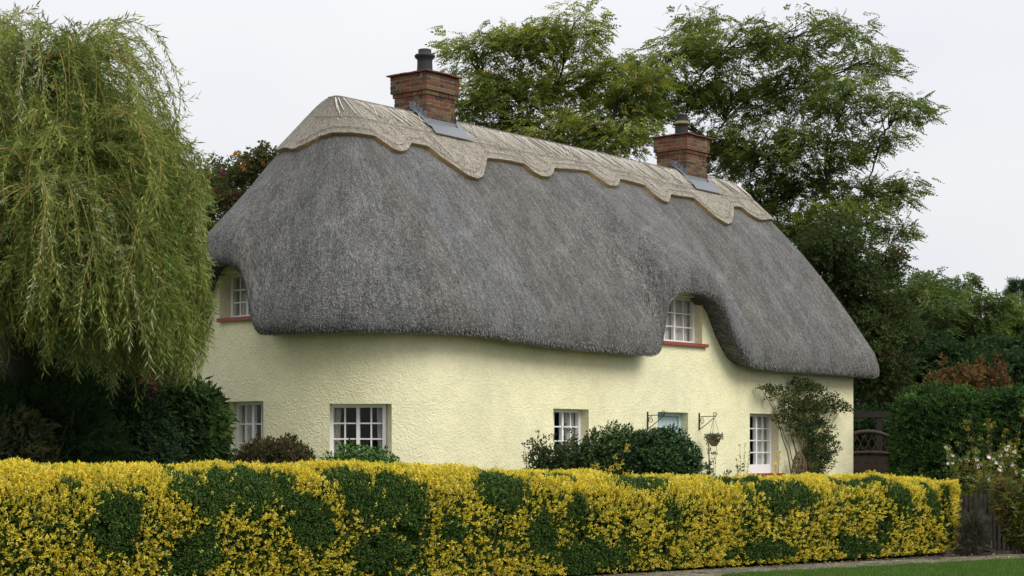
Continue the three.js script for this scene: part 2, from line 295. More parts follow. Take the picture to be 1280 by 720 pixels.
{
  const S = []; for (let s = SB - LF; s <= LF + Math.PI * KR; s += (s > -5 && s < 13 ? 0.03 : 0.08)) S.push(s); S.push(LF + Math.PI * KR);
  const R = 12, pos = [], uv = [], idx = [], ep = [], eu = [], ei = [];
  S.forEach((s, i) => {
    const e = capEdgeS(s);
    for (let j = 0; j <= R; j++) { const t = e * j / R, p = capPoint(s, t, 0.07 + 0.012 * fbm(s * 3, t * 8, 1, 2)); pos.push(p.x, p.y, p.z); uv.push(s, t * 4.8); }
    const p = capPoint(s, e), q = capPoint(s, e - 0.004, -0.03);
    ep.push(p.x, p.y, p.z, q.x, q.y, q.z); eu.push(s, 0, s, 0.1);
    if (i) { for (let j = 0; j < R; j++) { const a = (i - 1) * (R + 1) + j, b = a + R + 1; idx.push(a, a + 1, b, a + 1, b + 1, b); } const a = 2 * i - 2; ei.push(a, a + 1, a + 2, a + 1, a + 3, a + 2); }
  });
  const cap = mesh(geoFrom(pos, idx, uv), M.straw, 'ridge_cap', cottage); cap.userData.label = 'pale scalloped straw ridge';
  mesh(geoFrom(ep, ei, eu), M.strawEdge, 'cut_straw_edge', cap);
  // hazel rods pinned over the ridge: long runs and diagonal spars
  const r = rng(71), line = (s0, t0, s1, t1, th, rad, n) => { const P = []; for (let i = 0; i <= n; i++) { const k = i / n; P.push(capPoint(lerp(s0, s1, k), lerp(t0, t1, k), th)); } return tube(P, rad, rad * 0.85, 4); };
  for (let s = -3.6; s < 12.2; s += 1.15) {
    const e = Math.min(12.3, s + 1.2);
    mesh(line(s, 0.055, e, 0.055, 0.092, 0.008, 6), M.rodDark, 'long_rod', cap);
    const P = []; for (let i = 0; i <= 24; i++) { const q = lerp(s, e, i / 24); P.push(capPoint(q, capEdgeS(q) - 0.03, 0.092)); }
    mesh(tube(P, 0.006, 0.006, 4), M.rodDark, 'edge_rod', cap);
    mesh(line(s, 0.20, e, 0.20, 0.092, 0.007, 6), M.rodDark, 'long_rod', cap);
  }
  let count = 0;
  for (let s = -3.2; s < 12.2; s += 0.105) {
    if ((s > 1.55 && s < 2.75) || (s > 9.65 && s < 10.85)) continue;
    const j = (r() - 0.5) * 0.05, apex = s < 0 ? 0.55 : 1; if (s < 0.1 && r() < 0.8) continue;
    mesh(line(s + j, 0.065 + 0.02 * r(), s + (0.2 + 0.1 * r()) * apex + j, 0.15 + 0.045 * r(), 0.097, 0.0085, 3), r() < 0.75 ? M.rod : M.rodDark, 'diagonal_spar', cap); count++;
    if (r() < 0.3) mesh(line(s + 0.2 * apex + j, 0.07, s + 0.02 + j, 0.16, 0.099, 0.006, 3), r() < 0.6 ? M.rod : M.rodDark, 'diagonal_spar', cap);
    if (r() < 0.45) mesh(line(s + r() * 0.1, 0.21, s + 0.12 + r() * 0.1, Math.max(0.22, capEdgeS(s + 0.15) - 0.05 - 0.04 * r()), 0.092, 0.005, 3), r() < 0.6 ? M.rod : M.rodDark, 'diagonal_spar', cap);
  }
}
// walls with openings: [s0, s1, y0, y1]
const wallDeep = 0.36;
const OPEN = {
  cornerLow: [-4.36, -3.27, 1.0, 2.31], endLow: [-1.92, -1.04, 1.18, 2.25], frontLow: [2.38, 3.37, 1.15, 2.23], door: [5.45, 6.44, 0.1, 2.22],
  rightLow: [8.6, 9.7, 1.07, 2.24], dormer: [5.6, 6.92, 3.5, 4.36], cornerDormer: [-4.55, -3.45, 3.64, 4.36],
};
{
  const tops = s => eave(s) + 0.36, S = new Set();
  for (const s of stations(0.12)) S.add(+s.toFixed(4));
  for (let k = 0; k <= 60; k++) S.add(+(LF + k / 60 * Math.PI * KR).toFixed(4));
  for (const o of Object.values(OPEN)) { S.add(o[0]); S.add(o[1]); }
  const ss = [...S].sort((a, b) => a - b).filter((s, i, A) => !i || s - A[i - 1] > 1e-3), ys = [...new Set([0, 0.5, 1.6, 2.8, 3.2, 3.9, 5, ...Object.values(OPEN).flatMap(o => [o[2], o[3]])])].sort((a, b) => a - b);
  const inHole = (s, y) => Object.values(OPEN).some(o => s > o[0] && s < o[1] && y > o[2] && y < o[3]);
  const shell = (o) => {
    const pos = [], uv = [], idx = [], n = ys.length;
    ss.forEach(s => { const [u, v] = outline(s, o), t = tops(s); ys.forEach(y => { pos.push(u, Math.min(y, t), v); uv.push(s, Math.min(y, t)); }); });
    for (let i = 0; i < ss.length - 1; i++) for (let j = 0; j < n - 1; j++) {
      if (ys[j] >= Math.max(tops(ss[i]), tops(ss[i + 1]))) continue;
      if (inHole((ss[i] + ss[i + 1]) / 2, (ys[j] + ys[j + 1]) / 2)) continue;
      const a = i * n + j, b = a + n; idx.push(a, b, a + 1, a + 1, b, b + 1);
    }
    return geoFrom(pos, idx, uv);
  };
  const rev = [];
  for (const [s0, s1, y0, y1] of Object.values(OPEN)) {
    const q = ss.filter(s => s >= s0 - 1e-6 && s <= s1 + 1e-6);
    const strip = (pts) => { const p = [], u = [], ix = []; let L = 0; pts.forEach(([s, y], i) => { const [a, b] = outline(s, 0), [c, d] = outline(s, -wallDeep); p.push(a, y, b, c, y, d); if (i) L += Math.hypot(s - pts[i - 1][0], y - pts[i - 1][1]); u.push(0, L, wallDeep, L); if (i) { const k = 2 * i - 2; ix.push(k, k + 1, k + 2, k + 1, k + 3, k + 2); } }); rev.push(geoFrom(p, ix, u)); };
    strip([[s0, y0], [s0, y1]]); strip([[s1, y0], [s1, y1]]); strip(q.map(s => [s, y0])); strip(q.map(s => [s, y1]));
  }
  mesh(mergeGeometries([shell(0), ...rev]), M.wall, 'rendered_wall', cottage);
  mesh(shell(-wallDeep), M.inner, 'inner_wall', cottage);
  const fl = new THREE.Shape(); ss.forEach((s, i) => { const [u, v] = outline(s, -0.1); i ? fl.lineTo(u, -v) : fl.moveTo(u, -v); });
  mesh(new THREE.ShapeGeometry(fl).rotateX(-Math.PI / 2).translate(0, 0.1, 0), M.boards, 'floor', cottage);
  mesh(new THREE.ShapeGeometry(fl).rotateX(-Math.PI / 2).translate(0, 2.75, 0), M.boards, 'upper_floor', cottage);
}
// windows
function makeWindow(op, o) {
  const [s0, s1, y0, y1] = op, inset = -0.21, a = outline(s0, inset), b = outline(s1, inset);
  const w = Math.hypot(b[0] - a[0], b[1] - a[1]), h = y1 - y0, g = new THREE.Group(); g.name = 'window'; cottage.add(g);
  g.position.set((a[0] + b[0]) / 2, y0, (a[1] + b[1]) / 2); g.rotation.y = Math.atan2(-(b[1] - a[1]), b[0] - a[0]);
  if (o.label) g.userData.label = o.label;
  const fr = 0.055, dp = 0.07, bars = [], low = o.low || 0;
  bars.push(box(fr, h, dp, -w / 2 + fr / 2, h / 2, 0), box(fr, h, dp, w / 2 - fr / 2, h / 2, 0), box(w - 2 * fr, fr, dp - 0.004, 0, h - fr / 2, 0), box(w - 2 * fr, fr + low, dp - 0.004, 0, (fr + low) / 2, 0));
  const lights = o.lights || 2, mw = 0.05, iw = (w - 2 * fr - (lights - 1) * mw) / lights, y2 = fr + low, ih = h - fr - y2;
  for (let k = 1; k < lights; k++) bars.push(box(mw, ih, dp - 0.008, -w / 2 + fr + k * iw + (k - 0.5) * mw, y2 + ih / 2, 0));
  mesh(mergeGeometries(bars), M.white, 'frame', g);
  const gb = 0.022, nx = o.cols, ny = o.rows;
  for (let k = 0; k < lights; k++) {
    const x0 = -w / 2 + fr + k * (iw + mw), pw = iw / nx, ph = ih / ny;
    for (let i = 1; i < nx; i++) mesh(box(gb, ih, 0.03, x0 + i * pw, y2 + ih / 2, 0.004), M.white, 'glazing_bar', g);
    for (let j = 1; j < ny; j++) mesh(box(iw, gb, 0.026, x0 + iw / 2, y2 + j * ph, 0.004), M.white, 'glazing_bar', g);
    for (let i = 0; i < nx; i++) for (let j = 0; j < ny; j++) { const p = mesh(new THREE.PlaneGeometry(pw - gb, ph - gb), M.glass, 'pane', g); p.position.set(x0 + (i + 0.5) * pw, y2 + (j + 0.5) * ph, 0.002); p.rotation.set(0.006 * Math.sin(i * 9 + j * 5), 0.006 * Math.cos(i * 7 + j * 3), 0); }
  }
  for (const [c0, c1, c2] of o.curtains || []) { // from, to at the top, to at the bottom, as shares of the width
    const n = 26, P = [], I = []; for (let i = 0; i <= n; i++) { const k = i / n, z = -0.09 - 0.022 * Math.sin(k * 26); P.push((lerp(c0, c1, k) - 0.5) * w, h, z, (lerp(c0, c2, k) - 0.5) * w, 0, z); if (i) { const q = 2 * i - 2; I.push(q, q + 1, q + 2, q + 1, q + 3, q + 2); } }
    mesh(geoFrom(P, I), M.curtain, 'curtain', g);
  }
  if (o.sill) mesh(box(w + 0.16, 0.06, 0.3, 0.03, -0.028, 0.13), M.sillRed, 'sill', g);
  return g;
}
makeWindow(OPEN.cornerLow, { lights: 2, cols: 2, rows: 4, curtains: [[0.03, 0.42, 0.40]], label: 'tall casement in the rounded corner' });
makeWindow(OPEN.endLow, { lights: 2, cols: 2, rows: 4, curtains: [[0.02, 0.17, 0.13], [0.98, 0.80, 0.84]], label: 'white casement with drawn back curtains' });
makeWindow(OPEN.frontLow, { lights: 2, cols: 2, rows: 4, curtains: [[0.02, 0.3, 0.25], [0.98, 0.72, 0.76]], label: 'casement behind the evergreen shrub' });
makeWindow(OPEN.rightLow, { lights: 2, cols: 2, rows: 4, low: 0.12, sill: true, curtains: [[0.02, 0.34, 0.3], [0.98, 0.56, 0.6]], label: 'white window with red tile sill' });
makeWindow(OPEN.dormer, { lights: 2, cols: 2, rows: 3, sill: true, curtains: [[0.3, 0.55, 0.52], [0.98, 0.6, 0.62]], label: 'eyebrow dormer window' });
makeWindow(OPEN.cornerDormer, { lights: 2, cols: 2, rows: 3, sill: true, curtains: [[0.05, 0.5, 0.5]], label: 'eyebrow dormer window over the corner' });
{ // pale blue door
  const [s0, s1, y0, y1] = OPEN.door, w = s1 - s0, h = y1 - y0, d = new THREE.Group(); d.name = 'door'; d.userData.label = 'pale blue boarded front door'; cottage.add(d);
  d.position.set((s0 + s1) / 2, y0, W - 0.2);
  mesh(mergeGeometries([box(0.07, h, 0.09, -w / 2 + 0.035, h / 2, 0), box(0.07, h, 0.09, w / 2 - 0.035, h / 2, 0), box(w - 0.14, 0.07, 0.086, 0, h - 0.035, 0)]), M.doorBlue, 'door_frame', d);
  for (let k = 0; k < 7; k++) mesh(box((w - 0.14) / 7 - 0.008, h - 0.08, 0.045, -w / 2 + 0.07 + (k + 0.5) * (w - 0.14) / 7, (h - 0.08) / 2, -0.02), M.doorBlue, 'plank', d);
  mesh(box(w - 0.14, h - 0.08, 0.02, 0, (h - 0.08) / 2, -0.045), M.doorBlue, 'door_back', d);
  const kn = []; for (let k = 0; k < 9; k++) { const t = k / 8 * Math.PI; kn.push(V(-0.08 + 0.035 * Math.sin(t), h - 0.33 - 0.1 * k / 8, 0.03 + 0.03 * Math.sin(t))); }
  mesh(tube(kn, 0.018, 0.026, 6), M.iron, 'knocker', d);
  mesh(new THREE.CylinderGeometry(0.02, 0.02, 0.03, 10).rotateX(Math.PI / 2).translate(0.08, h - 0.33, 0.02), M.iron, 'door_stud', d);
}
// chimneys, brick by brick
function makeChimney(uc, half, topY, potKind, label) {
  const c = new THREE.Group(); c.name = 'chimney'; c.userData.label = label; cottage.add(c); c.position.set(uc, 0, 0);
  const r = rng(100 + uc * 10 | 0), bh = 0.061, pitch = 0.0755, bl = 0.215, bd = 0.1025, y0 = topY - 0.05 - 20 * pitch;
  const geos = {}; const bg = (L) => geos[L] || (geos[L] = (() => { const g = new THREE.BoxGeometry(L, bh, bd); const p = g.attributes.position; return g; })());
  for (let k = 0; k < 20; k++) {
    const hw = half + (k >= 16 ? 0.05 : k === 15 ? 0.022 : 0), y = y0 + (k + 0.5) * pitch;
    for (let side = 0; side < 4; side++) {
      const L = 2 * hw - bd - 0.01; let x = -hw; const off = k % 2 ? bl / 2 : 0; let first = true;
      while (x < -hw + L - 0.01) {
        let len = first && off ? bd : (r() < (k >= 16 ? 0.5 : 0.22) ? bd : bl); len = Math.min(len, -hw + L - x); if (len < 0.04) break;
        const q = Math.max(0.04, Math.round((len - 0.0001) / 0.0135) * 0.0135), pick = r();
        const b = mesh(bg(q), M.bricks[pick < 0.24 ? 0 : pick < 0.42 ? 1 : pick < 0.54 ? 2 : pick < 0.74 ? 3 : pick < 0.9 ? 4 : 5], 'brick', c);
        const cx = x + len / 2, cz = hw - bd / 2 + (r() - 0.5) * 0.006, an = side * Math.PI / 2;
        b.position.set(cx * Math.cos(an) + cz * Math.sin(an), y, -cx * Math.sin(an) + cz * Math.cos(an)); b.rotation.set((r() - 0.5) * 0.02, an, (r() - 0.5) * 0.012);
        x += len + 0.015; first = false;
      }
    }
  }
  mesh(mergeGeometries([box(2 * half - 0.012, 16 * pitch + 0.6, 2 * half - 0.012, 0, y0 + 8 * pitch - 0.3, 0), box(2 * half + 0.09, 4 * pitch - 0.006, 2 * half + 0.09, 0, y0 + 18 * pitch, 0)]), M.mortar, 'mortar', c);
  // creasing tiles on top, each lying a little unevenly
  const tw = 0.17, n = Math.ceil((2 * half + 0.2) / tw);
  for (let i = 0; i < n; i++) for (let j = 0; j < n; j++) { if (i && j && i < n - 1 && j < n - 1) continue; const t = mesh(box(tw - 0.006, 0.022, tw - 0.006), M.tileRed, 'capping_tile', c); t.position.set(-half - 0.1 + (i + 0.5) * (2 * half + 0.2) / n, topY - 0.034 + r() * 0.008, -half - 0.1 + (j + 0.5) * (2 * half + 0.2) / n); t.rotation.set((r() - 0.5) * 0.08, (r() - 0.5) * 0.06, (r() - 0.5) * 0.08); }
  mesh(new THREE.CylinderGeometry(0.16, half + 0.03, 0.07, 4, 1).rotateY(Math.PI / 4).translate(0, topY, 0), M.mortar, 'flaunching', c);
  const prof = potKind === 0
    ? [[0.13, 0], [0.145, 0.02], [0.138, 0.08], [0.132, 0.22], [0.137, 0.27], [0.175, 0.30], [0.185, 0.33], [0.17, 0.35], [0.14, 0.36], [0.115, 0.37], [0.115, 0.44], [0.1, 0.445], [0.09, 0.3]]
    : [[0.14, 0], [0.142, 0.02], [0.138, 0.22], [0.15, 0.235], [0.12, 0.27], [0.11, 0.29], [0.11, 0.41], [0.125, 0.42], [0.125, 0.45], [0.1, 0.452], [0.09, 0.3]];
  mesh(new THREE.LatheGeometry(prof.map(p => new THREE.Vector2(...p)), 24).translate(0, topY + 0.01, 0), M.pot, 'chimney_pot', c);
  if (potKind) mesh(new THREE.LatheGeometry([[0.14, 0.225], [0.185, 0.235], [0.19, 0.255], [0.165, 0.285], [0.12, 0.31]].map(p => new THREE.Vector2(...p)), 24).translate(0, topY + 0.01, 0), M.ochre, 'pot_collar', c);
  // lead: apron down the front slope and steps up the side
  const surf = (u, v) => { const tau = Math.abs(v) / (W + OH - 0.1); return capPoint(uc + u, tau, 0.1); };
  const P = [], I = [], wA = half + 0.05; const nu = 10, rowsV = 9;
  for (let j = 0; j < rowsV; j++) for (let i = 0; i <= nu; i++) {
    const u = lerp(-wA - (j > 3 ? 0.012 * (j - 3) : 0), wA + (j > 3 ? 0.02 * (j - 3) : 0), i / nu); let p;
    const b = surf(u, half + 0.03);
    if (j < 3) p = V(u, b.y + 0.11 - 0.05 * j, half + 0.012 + 0.004 * j); else { const q = surf(u, half + 0.03 + (j - 3) * 0.042); p = V(q.x - uc, q.y + 0.012 + (j === 3 ? 0.015 : 0), q.z); }
    P.push(p.x, p.y, p.z);
  }
  for (let j = 0; j < rowsV - 1; j++) for (let i = 0; i < nu; i++) { const a = j * (nu + 1) + i, b = a + nu + 1; I.push(a, b, a + 1, a + 1, b, b + 1); }
  mesh(geoFrom(P, I), M.lead, 'lead_apron', c);
  for (const sd of [-1, 1]) {
    const sh = new THREE.Shape(), steps = 5; const yr = (v) => surf(sd * (half + 0.01), v).y;
    sh.moveTo(half + 0.02, yr(half) - 0.02); for (let v = half; v >= -0.001; v -= half / 6) sh.lineTo(v, yr(v) - 0.02);
    for (let k = 0; k < steps; k++) { const v0 = half * k / steps, v1 = half * (k + 1) / steps, yy = yr(v0) + 0.14; sh.lineTo(v0, yy); sh.lineTo(v1 - 0.005, yy - 0.005); }
    sh.lineTo(half + 0.02, yr(half) + 0.17);
    const g = new THREE.ExtrudeGeometry(sh, { depth: 0.006, bevelEnabled: false }); g.rotateY(-Math.PI / 2); g.translate(sd > 0 ? half + 0.018 : -half - 0.012, 0, 0);
    mesh(g, M.lead, 'stepped_flashing', c);
    const q = [], qi = []; for (let i = 0; i <= 10; i++) { const v = lerp(0, half + 0.1, i / 10); for (const k of [0, 1]) { const z = surf(sd * (half + 0.01 + k * 0.12), v); q.push(z.x - uc, z.y + 0.012, z.z); } if (i) { const a = 2 * i - 2; qi.push(a, a + 1, a + 2, a + 1, a + 3, a + 2); } }
    mesh(geoFrom(q, qi), M.lead, 'soaker', c);
  }
}
makeChimney(2.2, 0.375, 8.09, 0, 'brick chimney with a flared black pot');
makeChimney(10.3, 0.375, 8.12, 1, 'brick chimney whose pot has an ochre collar');

// ---------------------------------------------------------------- foliage toolkit
function leafInto(P, I, base, dir, side, len, wid, fold) {
  const k = P.length / 3, up = V().crossVectors(dir, side).normalize();
  const mid = base.clone().addScaledVector(dir, len * 0.45).addScaledVector(up, fold * wid);
  const l = mid.clone().addScaledVector(side, wid / 2), r = mid.clone().addScaledVector(side, -wid / 2), tip = base.clone().addScaledVector(dir, len);
  P.push(base.x, base.y, base.z, l.x, l.y, l.z, r.x, r.y, r.z, tip.x, tip.y, tip.z); I.push(k, k + 1, k + 3, k, k + 3, k + 2);
}
const rv = r => V(r() * 2 - 1, r() * 2 - 1, r() * 2 - 1);
function sideOf(d, r) { const a = Math.abs(d.y) < 0.9 ? V(0, 1, 0) : V(1, 0, 0); const s = V().crossVectors(d, a).normalize(); return s.applyAxisAngle(d, (r() - 0.5) * 1.6); }
// sprig of leaves round a short stem along +y
function sprigGeo(seed, n, len, wid, size, spread = 0.9) {
  const r = rng(seed), P = [], I = [];
  for (let i = 0; i < n; i++) { const t = (i + 0.5) / n, a = i * 2.4 + r(), d = V(Math.cos(a) * spread, 0.55 + 0.5 * r(), Math.sin(a) * spread).normalize(); leafInto(P, I, V((r() - 0.5) * size * 0.5, (t - 0.3) * size, (r() - 0.5) * size * 0.5), d, sideOf(d, r), len * (0.7 + 0.5 * r()), wid * (0.8 + 0.4 * r()), 0.15); }
  return geoFrom(P, I);
}
// pinnate frond along +z drooping
function frondGeo(seed, pairs, length, leafLen, leafWid, droop) {
  const r = rng(seed), P = [], I = [];
  for (let i = 0; i <= pairs; i++) {
    const t = (i + 0.6) / (pairs + 0.6), c = V((r() - 0.5) * 0.01, -droop * t * t * length, t * length);
    for (const sd of i === pairs ? [0] : [-1, 1]) { const d = V(sd * 0.9, -0.25 - 0.3 * r(), 0.45 + 0.2 * r() + (sd ? 0 : 1)).normalize(); leafInto(P, I, c, d, V().crossVectors(V(0, 1, 0), d).normalize(), leafLen * (0.8 + 0.4 * r()), leafWid, 0.12); }
  }
  return geoFrom(P, I);
}
// willow twig hanging along -y
function willowGeo(seed, n, L, leafLen, leafWid) {
  const r = rng(seed), P = [], I = [];
  for (let i = 0; i < n; i++) { const t = i / n, a = i * 2.4 + r() * 0.8, d = V(Math.cos(a) * 0.7, -0.75 - 0.3 * r(), Math.sin(a) * 0.7).normalize(); leafInto(P, I, V(0, -t * L, 0), d, sideOf(d, r), leafLen * (0.7 + 0.6 * r()), leafWid, 0.1); }
  const k = P.length / 3; P.push(-0.003, 0, 0, 0.003, 0, 0, 0, -L, 0.002); I.push(k, k + 1, k + 2);
  return geoFrom(P, I);
}
const _q = new THREE.Quaternion(), _m = new THREE.Matrix4(), _s = V(1, 1, 1), _c = new THREE.Color();
// items: {p, q, s, c}
function leaves(items, geo, mat, name, parent) {
  const im = shadow(new THREE.InstancedMesh(geo, mat, items.length)); im.name = name; im.userData.kind = 'stuff';
  items.forEach((it, i) => { _s.setScalar(it.s); _m.compose(it.p, it.q, _s); im.setMatrixAt(i, _m); _c.setRGB(...it.c); im.setColorAt(i, _c); });
  parent.add(im); return im;
}
function quatTo(axis, dir, spin) { const q = new THREE.Quaternion().setFromUnitVectors(axis, dir); return q.multiply(new THREE.Quaternion().setFromAxisAngle(axis, spin)); }
const YA = V(0, 1, 0), ZA = V(0, 0, 1);
function tint(r, pal, vary = 0.25, w = null) { const c = pal[Math.min(pal.length - 1, Math.floor((w === null ? r() : clamp(w, 0, 0.999)) * pal.length))], k = 1 + (r() - 0.5) * 2 * vary; return [c[0] * k * (1 + (r() - 0.5) * 0.15), c[1] * k, c[2] * k]; }
const GEO = {
  sprig: sprigGeo(1, 8, 0.075, 0.035, 0.13), sprigBig: sprigGeo(2, 8, 0.11, 0.052, 0.15), sprigSmall: sprigGeo(3, 9, 0.036, 0.021, 0.06, 0.8), sprigTiny: sprigGeo(9, 7, 0.027, 0.015, 0.055, 0.5), sprigLong: sprigGeo(4, 8, 0.15, 0.035, 0.16),
  frond: frondGeo(5, 5, 0.26, 0.095, 0.046, 0.5), frondBig: frondGeo(6, 8, 0.5, 0.12, 0.05, 0.45), spray: frondGeo(8, 9, 0.26, 0.09, 0.018, 0.1), willow: willowGeo(7, 12, 0.3, 0.1, 0.0165),
};
// broad tree: limbs to each lobe of the crown, twigs to clumps of fronds
function makeTree(o) {
  const r = rng(o.seed), g = new THREE.Group(); g.position.copy(o.base); top(g, o.name, o.label, 'tree', o.group);
  const loc = o.lobes.map(l => { const c = at(l[0], l[1], o.D + (l[4] !== undefined ? l[4] : (r() - 0.5) * (o.deep || 3))); return { c: c.sub(o.base), rx: l[2] / F * o.D, ry: l[3] / F * o.D }; });
  const items = [], nodes = [[V(0, o.fork, 0), o.r * 0.6], [V(0, o.fork * 0.85, 0), o.r * 0.65], [V(0.05, o.fork * 1.15, 0), o.r * 0.55]];
  mesh(tube([V(0, -0.05, 0), V(0.06, o.fork * 0.5, 0.04), V(0, o.fork, 0), V(0.05, o.fork * 1.15, 0)], o.r, o.r * 0.62, 9), M.bark, 'trunk', g);
  loc.sort((a, b) => a.c.distanceTo(nodes[0][0]) - b.c.distanceTo(nodes[0][0]));
  loc.forEach((l, li) => {
    // grow from the nearest point of the limbs already there
    let best = nodes[0], bd = 1e9; for (const nd of nodes) { const dd = nd[0].distanceTo(l.c) + Math.max(0, nd[0].y - l.c.y) * 1.5 + 0.25 * nd[0].length() * 0.2; if (dd < bd && nd[1] > 0.02) { bd = dd; best = nd; } }
    const start = best[0].clone(), span = l.c.clone().sub(start), r0 = Math.min(best[1] * 0.8, 0.03 + 0.028 * span.length());
    const mid = start.clone().addScaledVector(span, 0.45).add(V(-span.x * 0.12, 0.12 * span.length(), -span.z * 0.12)).add(rv(r).multiplyScalar(0.18 * span.length()));
    const path = bez(start, mid, l.c, 9).map((p, i) => i && i < 9 ? p.add(rv(r).multiplyScalar(0.05)) : p), parts = [tube(path, r0, 0.028, 6)];
    path.forEach((p, i) => { if (i > 1) nodes.push([p, lerp(r0, 0.028, i / 9)]); });
    const vol = l.rx * l.ry * l.rx, n = Math.max(8, Math.round((o.clumps || 26) * Math.pow(vol, 0.62)));
    const tone = r();
    for (let k = 0; k < n; k++) {
      const d = rv(r).normalize(), rad = Math.pow(r(), 0.42); const cp = l.c.clone().add(V(d.x * l.rx * rad, d.y * l.ry * rad, d.z * l.rx * 0.9 * rad));
      const f = path[Math.min(9, 4 + Math.floor(r() * 6))], out = cp.clone().sub(f);
      const bm = f.clone().addScaledVector(out, 0.5).add(V(0, 0.12 * out.length(), 0)).add(rv(r).multiplyScalar(0.08));
      parts.push(tube(bez(f, bm, cp, 4), 0.02, 0.006, 4));
      const m = Math.round((o.fronds || 22) * (0.6 + 0.8 * r())), cr = (o.cr || 0.42) * (0.7 + 0.6 * r()), ct = 0.2 * tone + 0.75 * r();
      const drift = V(out.x, 0, out.z).normalize().multiplyScalar(cr * 0.25);
      for (let i = 0; i < m; i++) {
        const e = rv(r); while (e.lengthSq() > 1) e.copy(rv(r));
        const p = cp.clone().add(drift).add(V(e.x * cr, e.y * cr * (o.flat || 0.42), e.z * cr));
        const dir = V(e.x + 0.5 * d.x, (o.dropDir !== undefined ? o.dropDir : -0.1) + 0.5 * (r() - 0.5), e.z + 0.5 * d.z).normalize();
        items.push({ p, q: o.axisY ? quatTo(YA, dir, r() * 6.28) : r() < 0.4 ? quatTo(ZA, dir, r() * 6.28) : new THREE.Quaternion().setFromRotationMatrix(new THREE.Matrix4().lookAt(V(0, 0, 0), dir.clone().negate(), YA)).multiply(new THREE.Quaternion().setFromAxisAngle(ZA, (r() - 0.5) * 1.2)), s: (o.scale || 1) * (0.7 + 0.6 * r()), c: tint(r, o.pal, 0.22, 0.65 * ct + 0.35 * r()) });
      }
    }
    mesh(mergeGeometries(parts), M.bark, 'limb', g);
  });
  leaves(items, o.geo || GEO.frond, o.mat || M.leaf, 'crown', g);
  return g;
}
// shrub: stems from the ground, leaves near an uneven shell with some depth
function makeShrub(o) {
  const r = rng(o.seed), g = new THREE.Group(); g.position.copy(o.base); top(g, o.name, o.label, o.cat || 'shrub', o.group);
  const items = [], stems = [];
  for (let k = 0; k < (o.stems || 7); k++) { const l = o.lobes[k % o.lobes.length], e = V(l[0] + (r() - 0.5) * l[3], l[1] * (0.7 + 0.4 * r()), l[2] + (r() - 0.5) * l[5]); stems.push(tube(bez(V((r() - 0.5) * 0.3, -0.03, (r() - 0.5) * 0.3), V(e.x * 0.4, e.y * 0.6, e.z * 0.4), e, 6), 0.022, 0.008, 5)); }
  mesh(mergeGeometries(stems), o.stemMat || M.stem, 'stems', g, 'stuff');
  for (const l of o.lobes) {
    const [x, y, z, rx, ry, rz] = l, area = 12 * Math.pow((rx * ry + ry * rz + rx * rz) / 3, 1), n = Math.round(area * (o.density || 260));
    for (let i = 0; i < n; i++) {
      const d = rv(r).normalize(); let rad = (o.loose ? Math.pow(r(), 0.5) : 1 - 0.42 * r() * r()) * (1 + (o.rough || 0.16) * 2 * fbm(d.x * 2.2 + x * 3 + o.seed, d.y * 2.2 + y, d.z * 2.2, 3));
      if (o.boxy) { const m = Math.pow(Math.abs(d.x) ** 5 + Math.abs(d.y) ** 5 + Math.abs(d.z) ** 5, -1 / 5); rad *= m; }
      const p = V(x + d.x * rx * rad, y + d.y * ry * rad, z + d.z * rz * rad); if (p.y < 0.04) continue;
      const dir = d.clone().add(V(0, o.upward || 0.35, 0)).add(rv(r).multiplyScalar(0.7)).normalize();
      items.push({ p, q: quatTo(o.axisZ ? ZA : YA, dir, r() * 6.28), s: (o.scale || 1) * (0.65 + 0.7 * r()), c: tint(r, o.pal, 0.25, 0.5 + 0.9 * fbm(p.x * 2.5 + o.seed, p.y * 2.5, p.z * 2.5, 2) + 0.5 * (r() - 0.5)) });
    }
  }
  leaves(items, o.geo || GEO.sprig, o.mat || M.leaf, 'foliage', g);
  return g;
}
const G = (px, D) => { const p = at(px, HORIZON, D); p.y = 0; return p; };

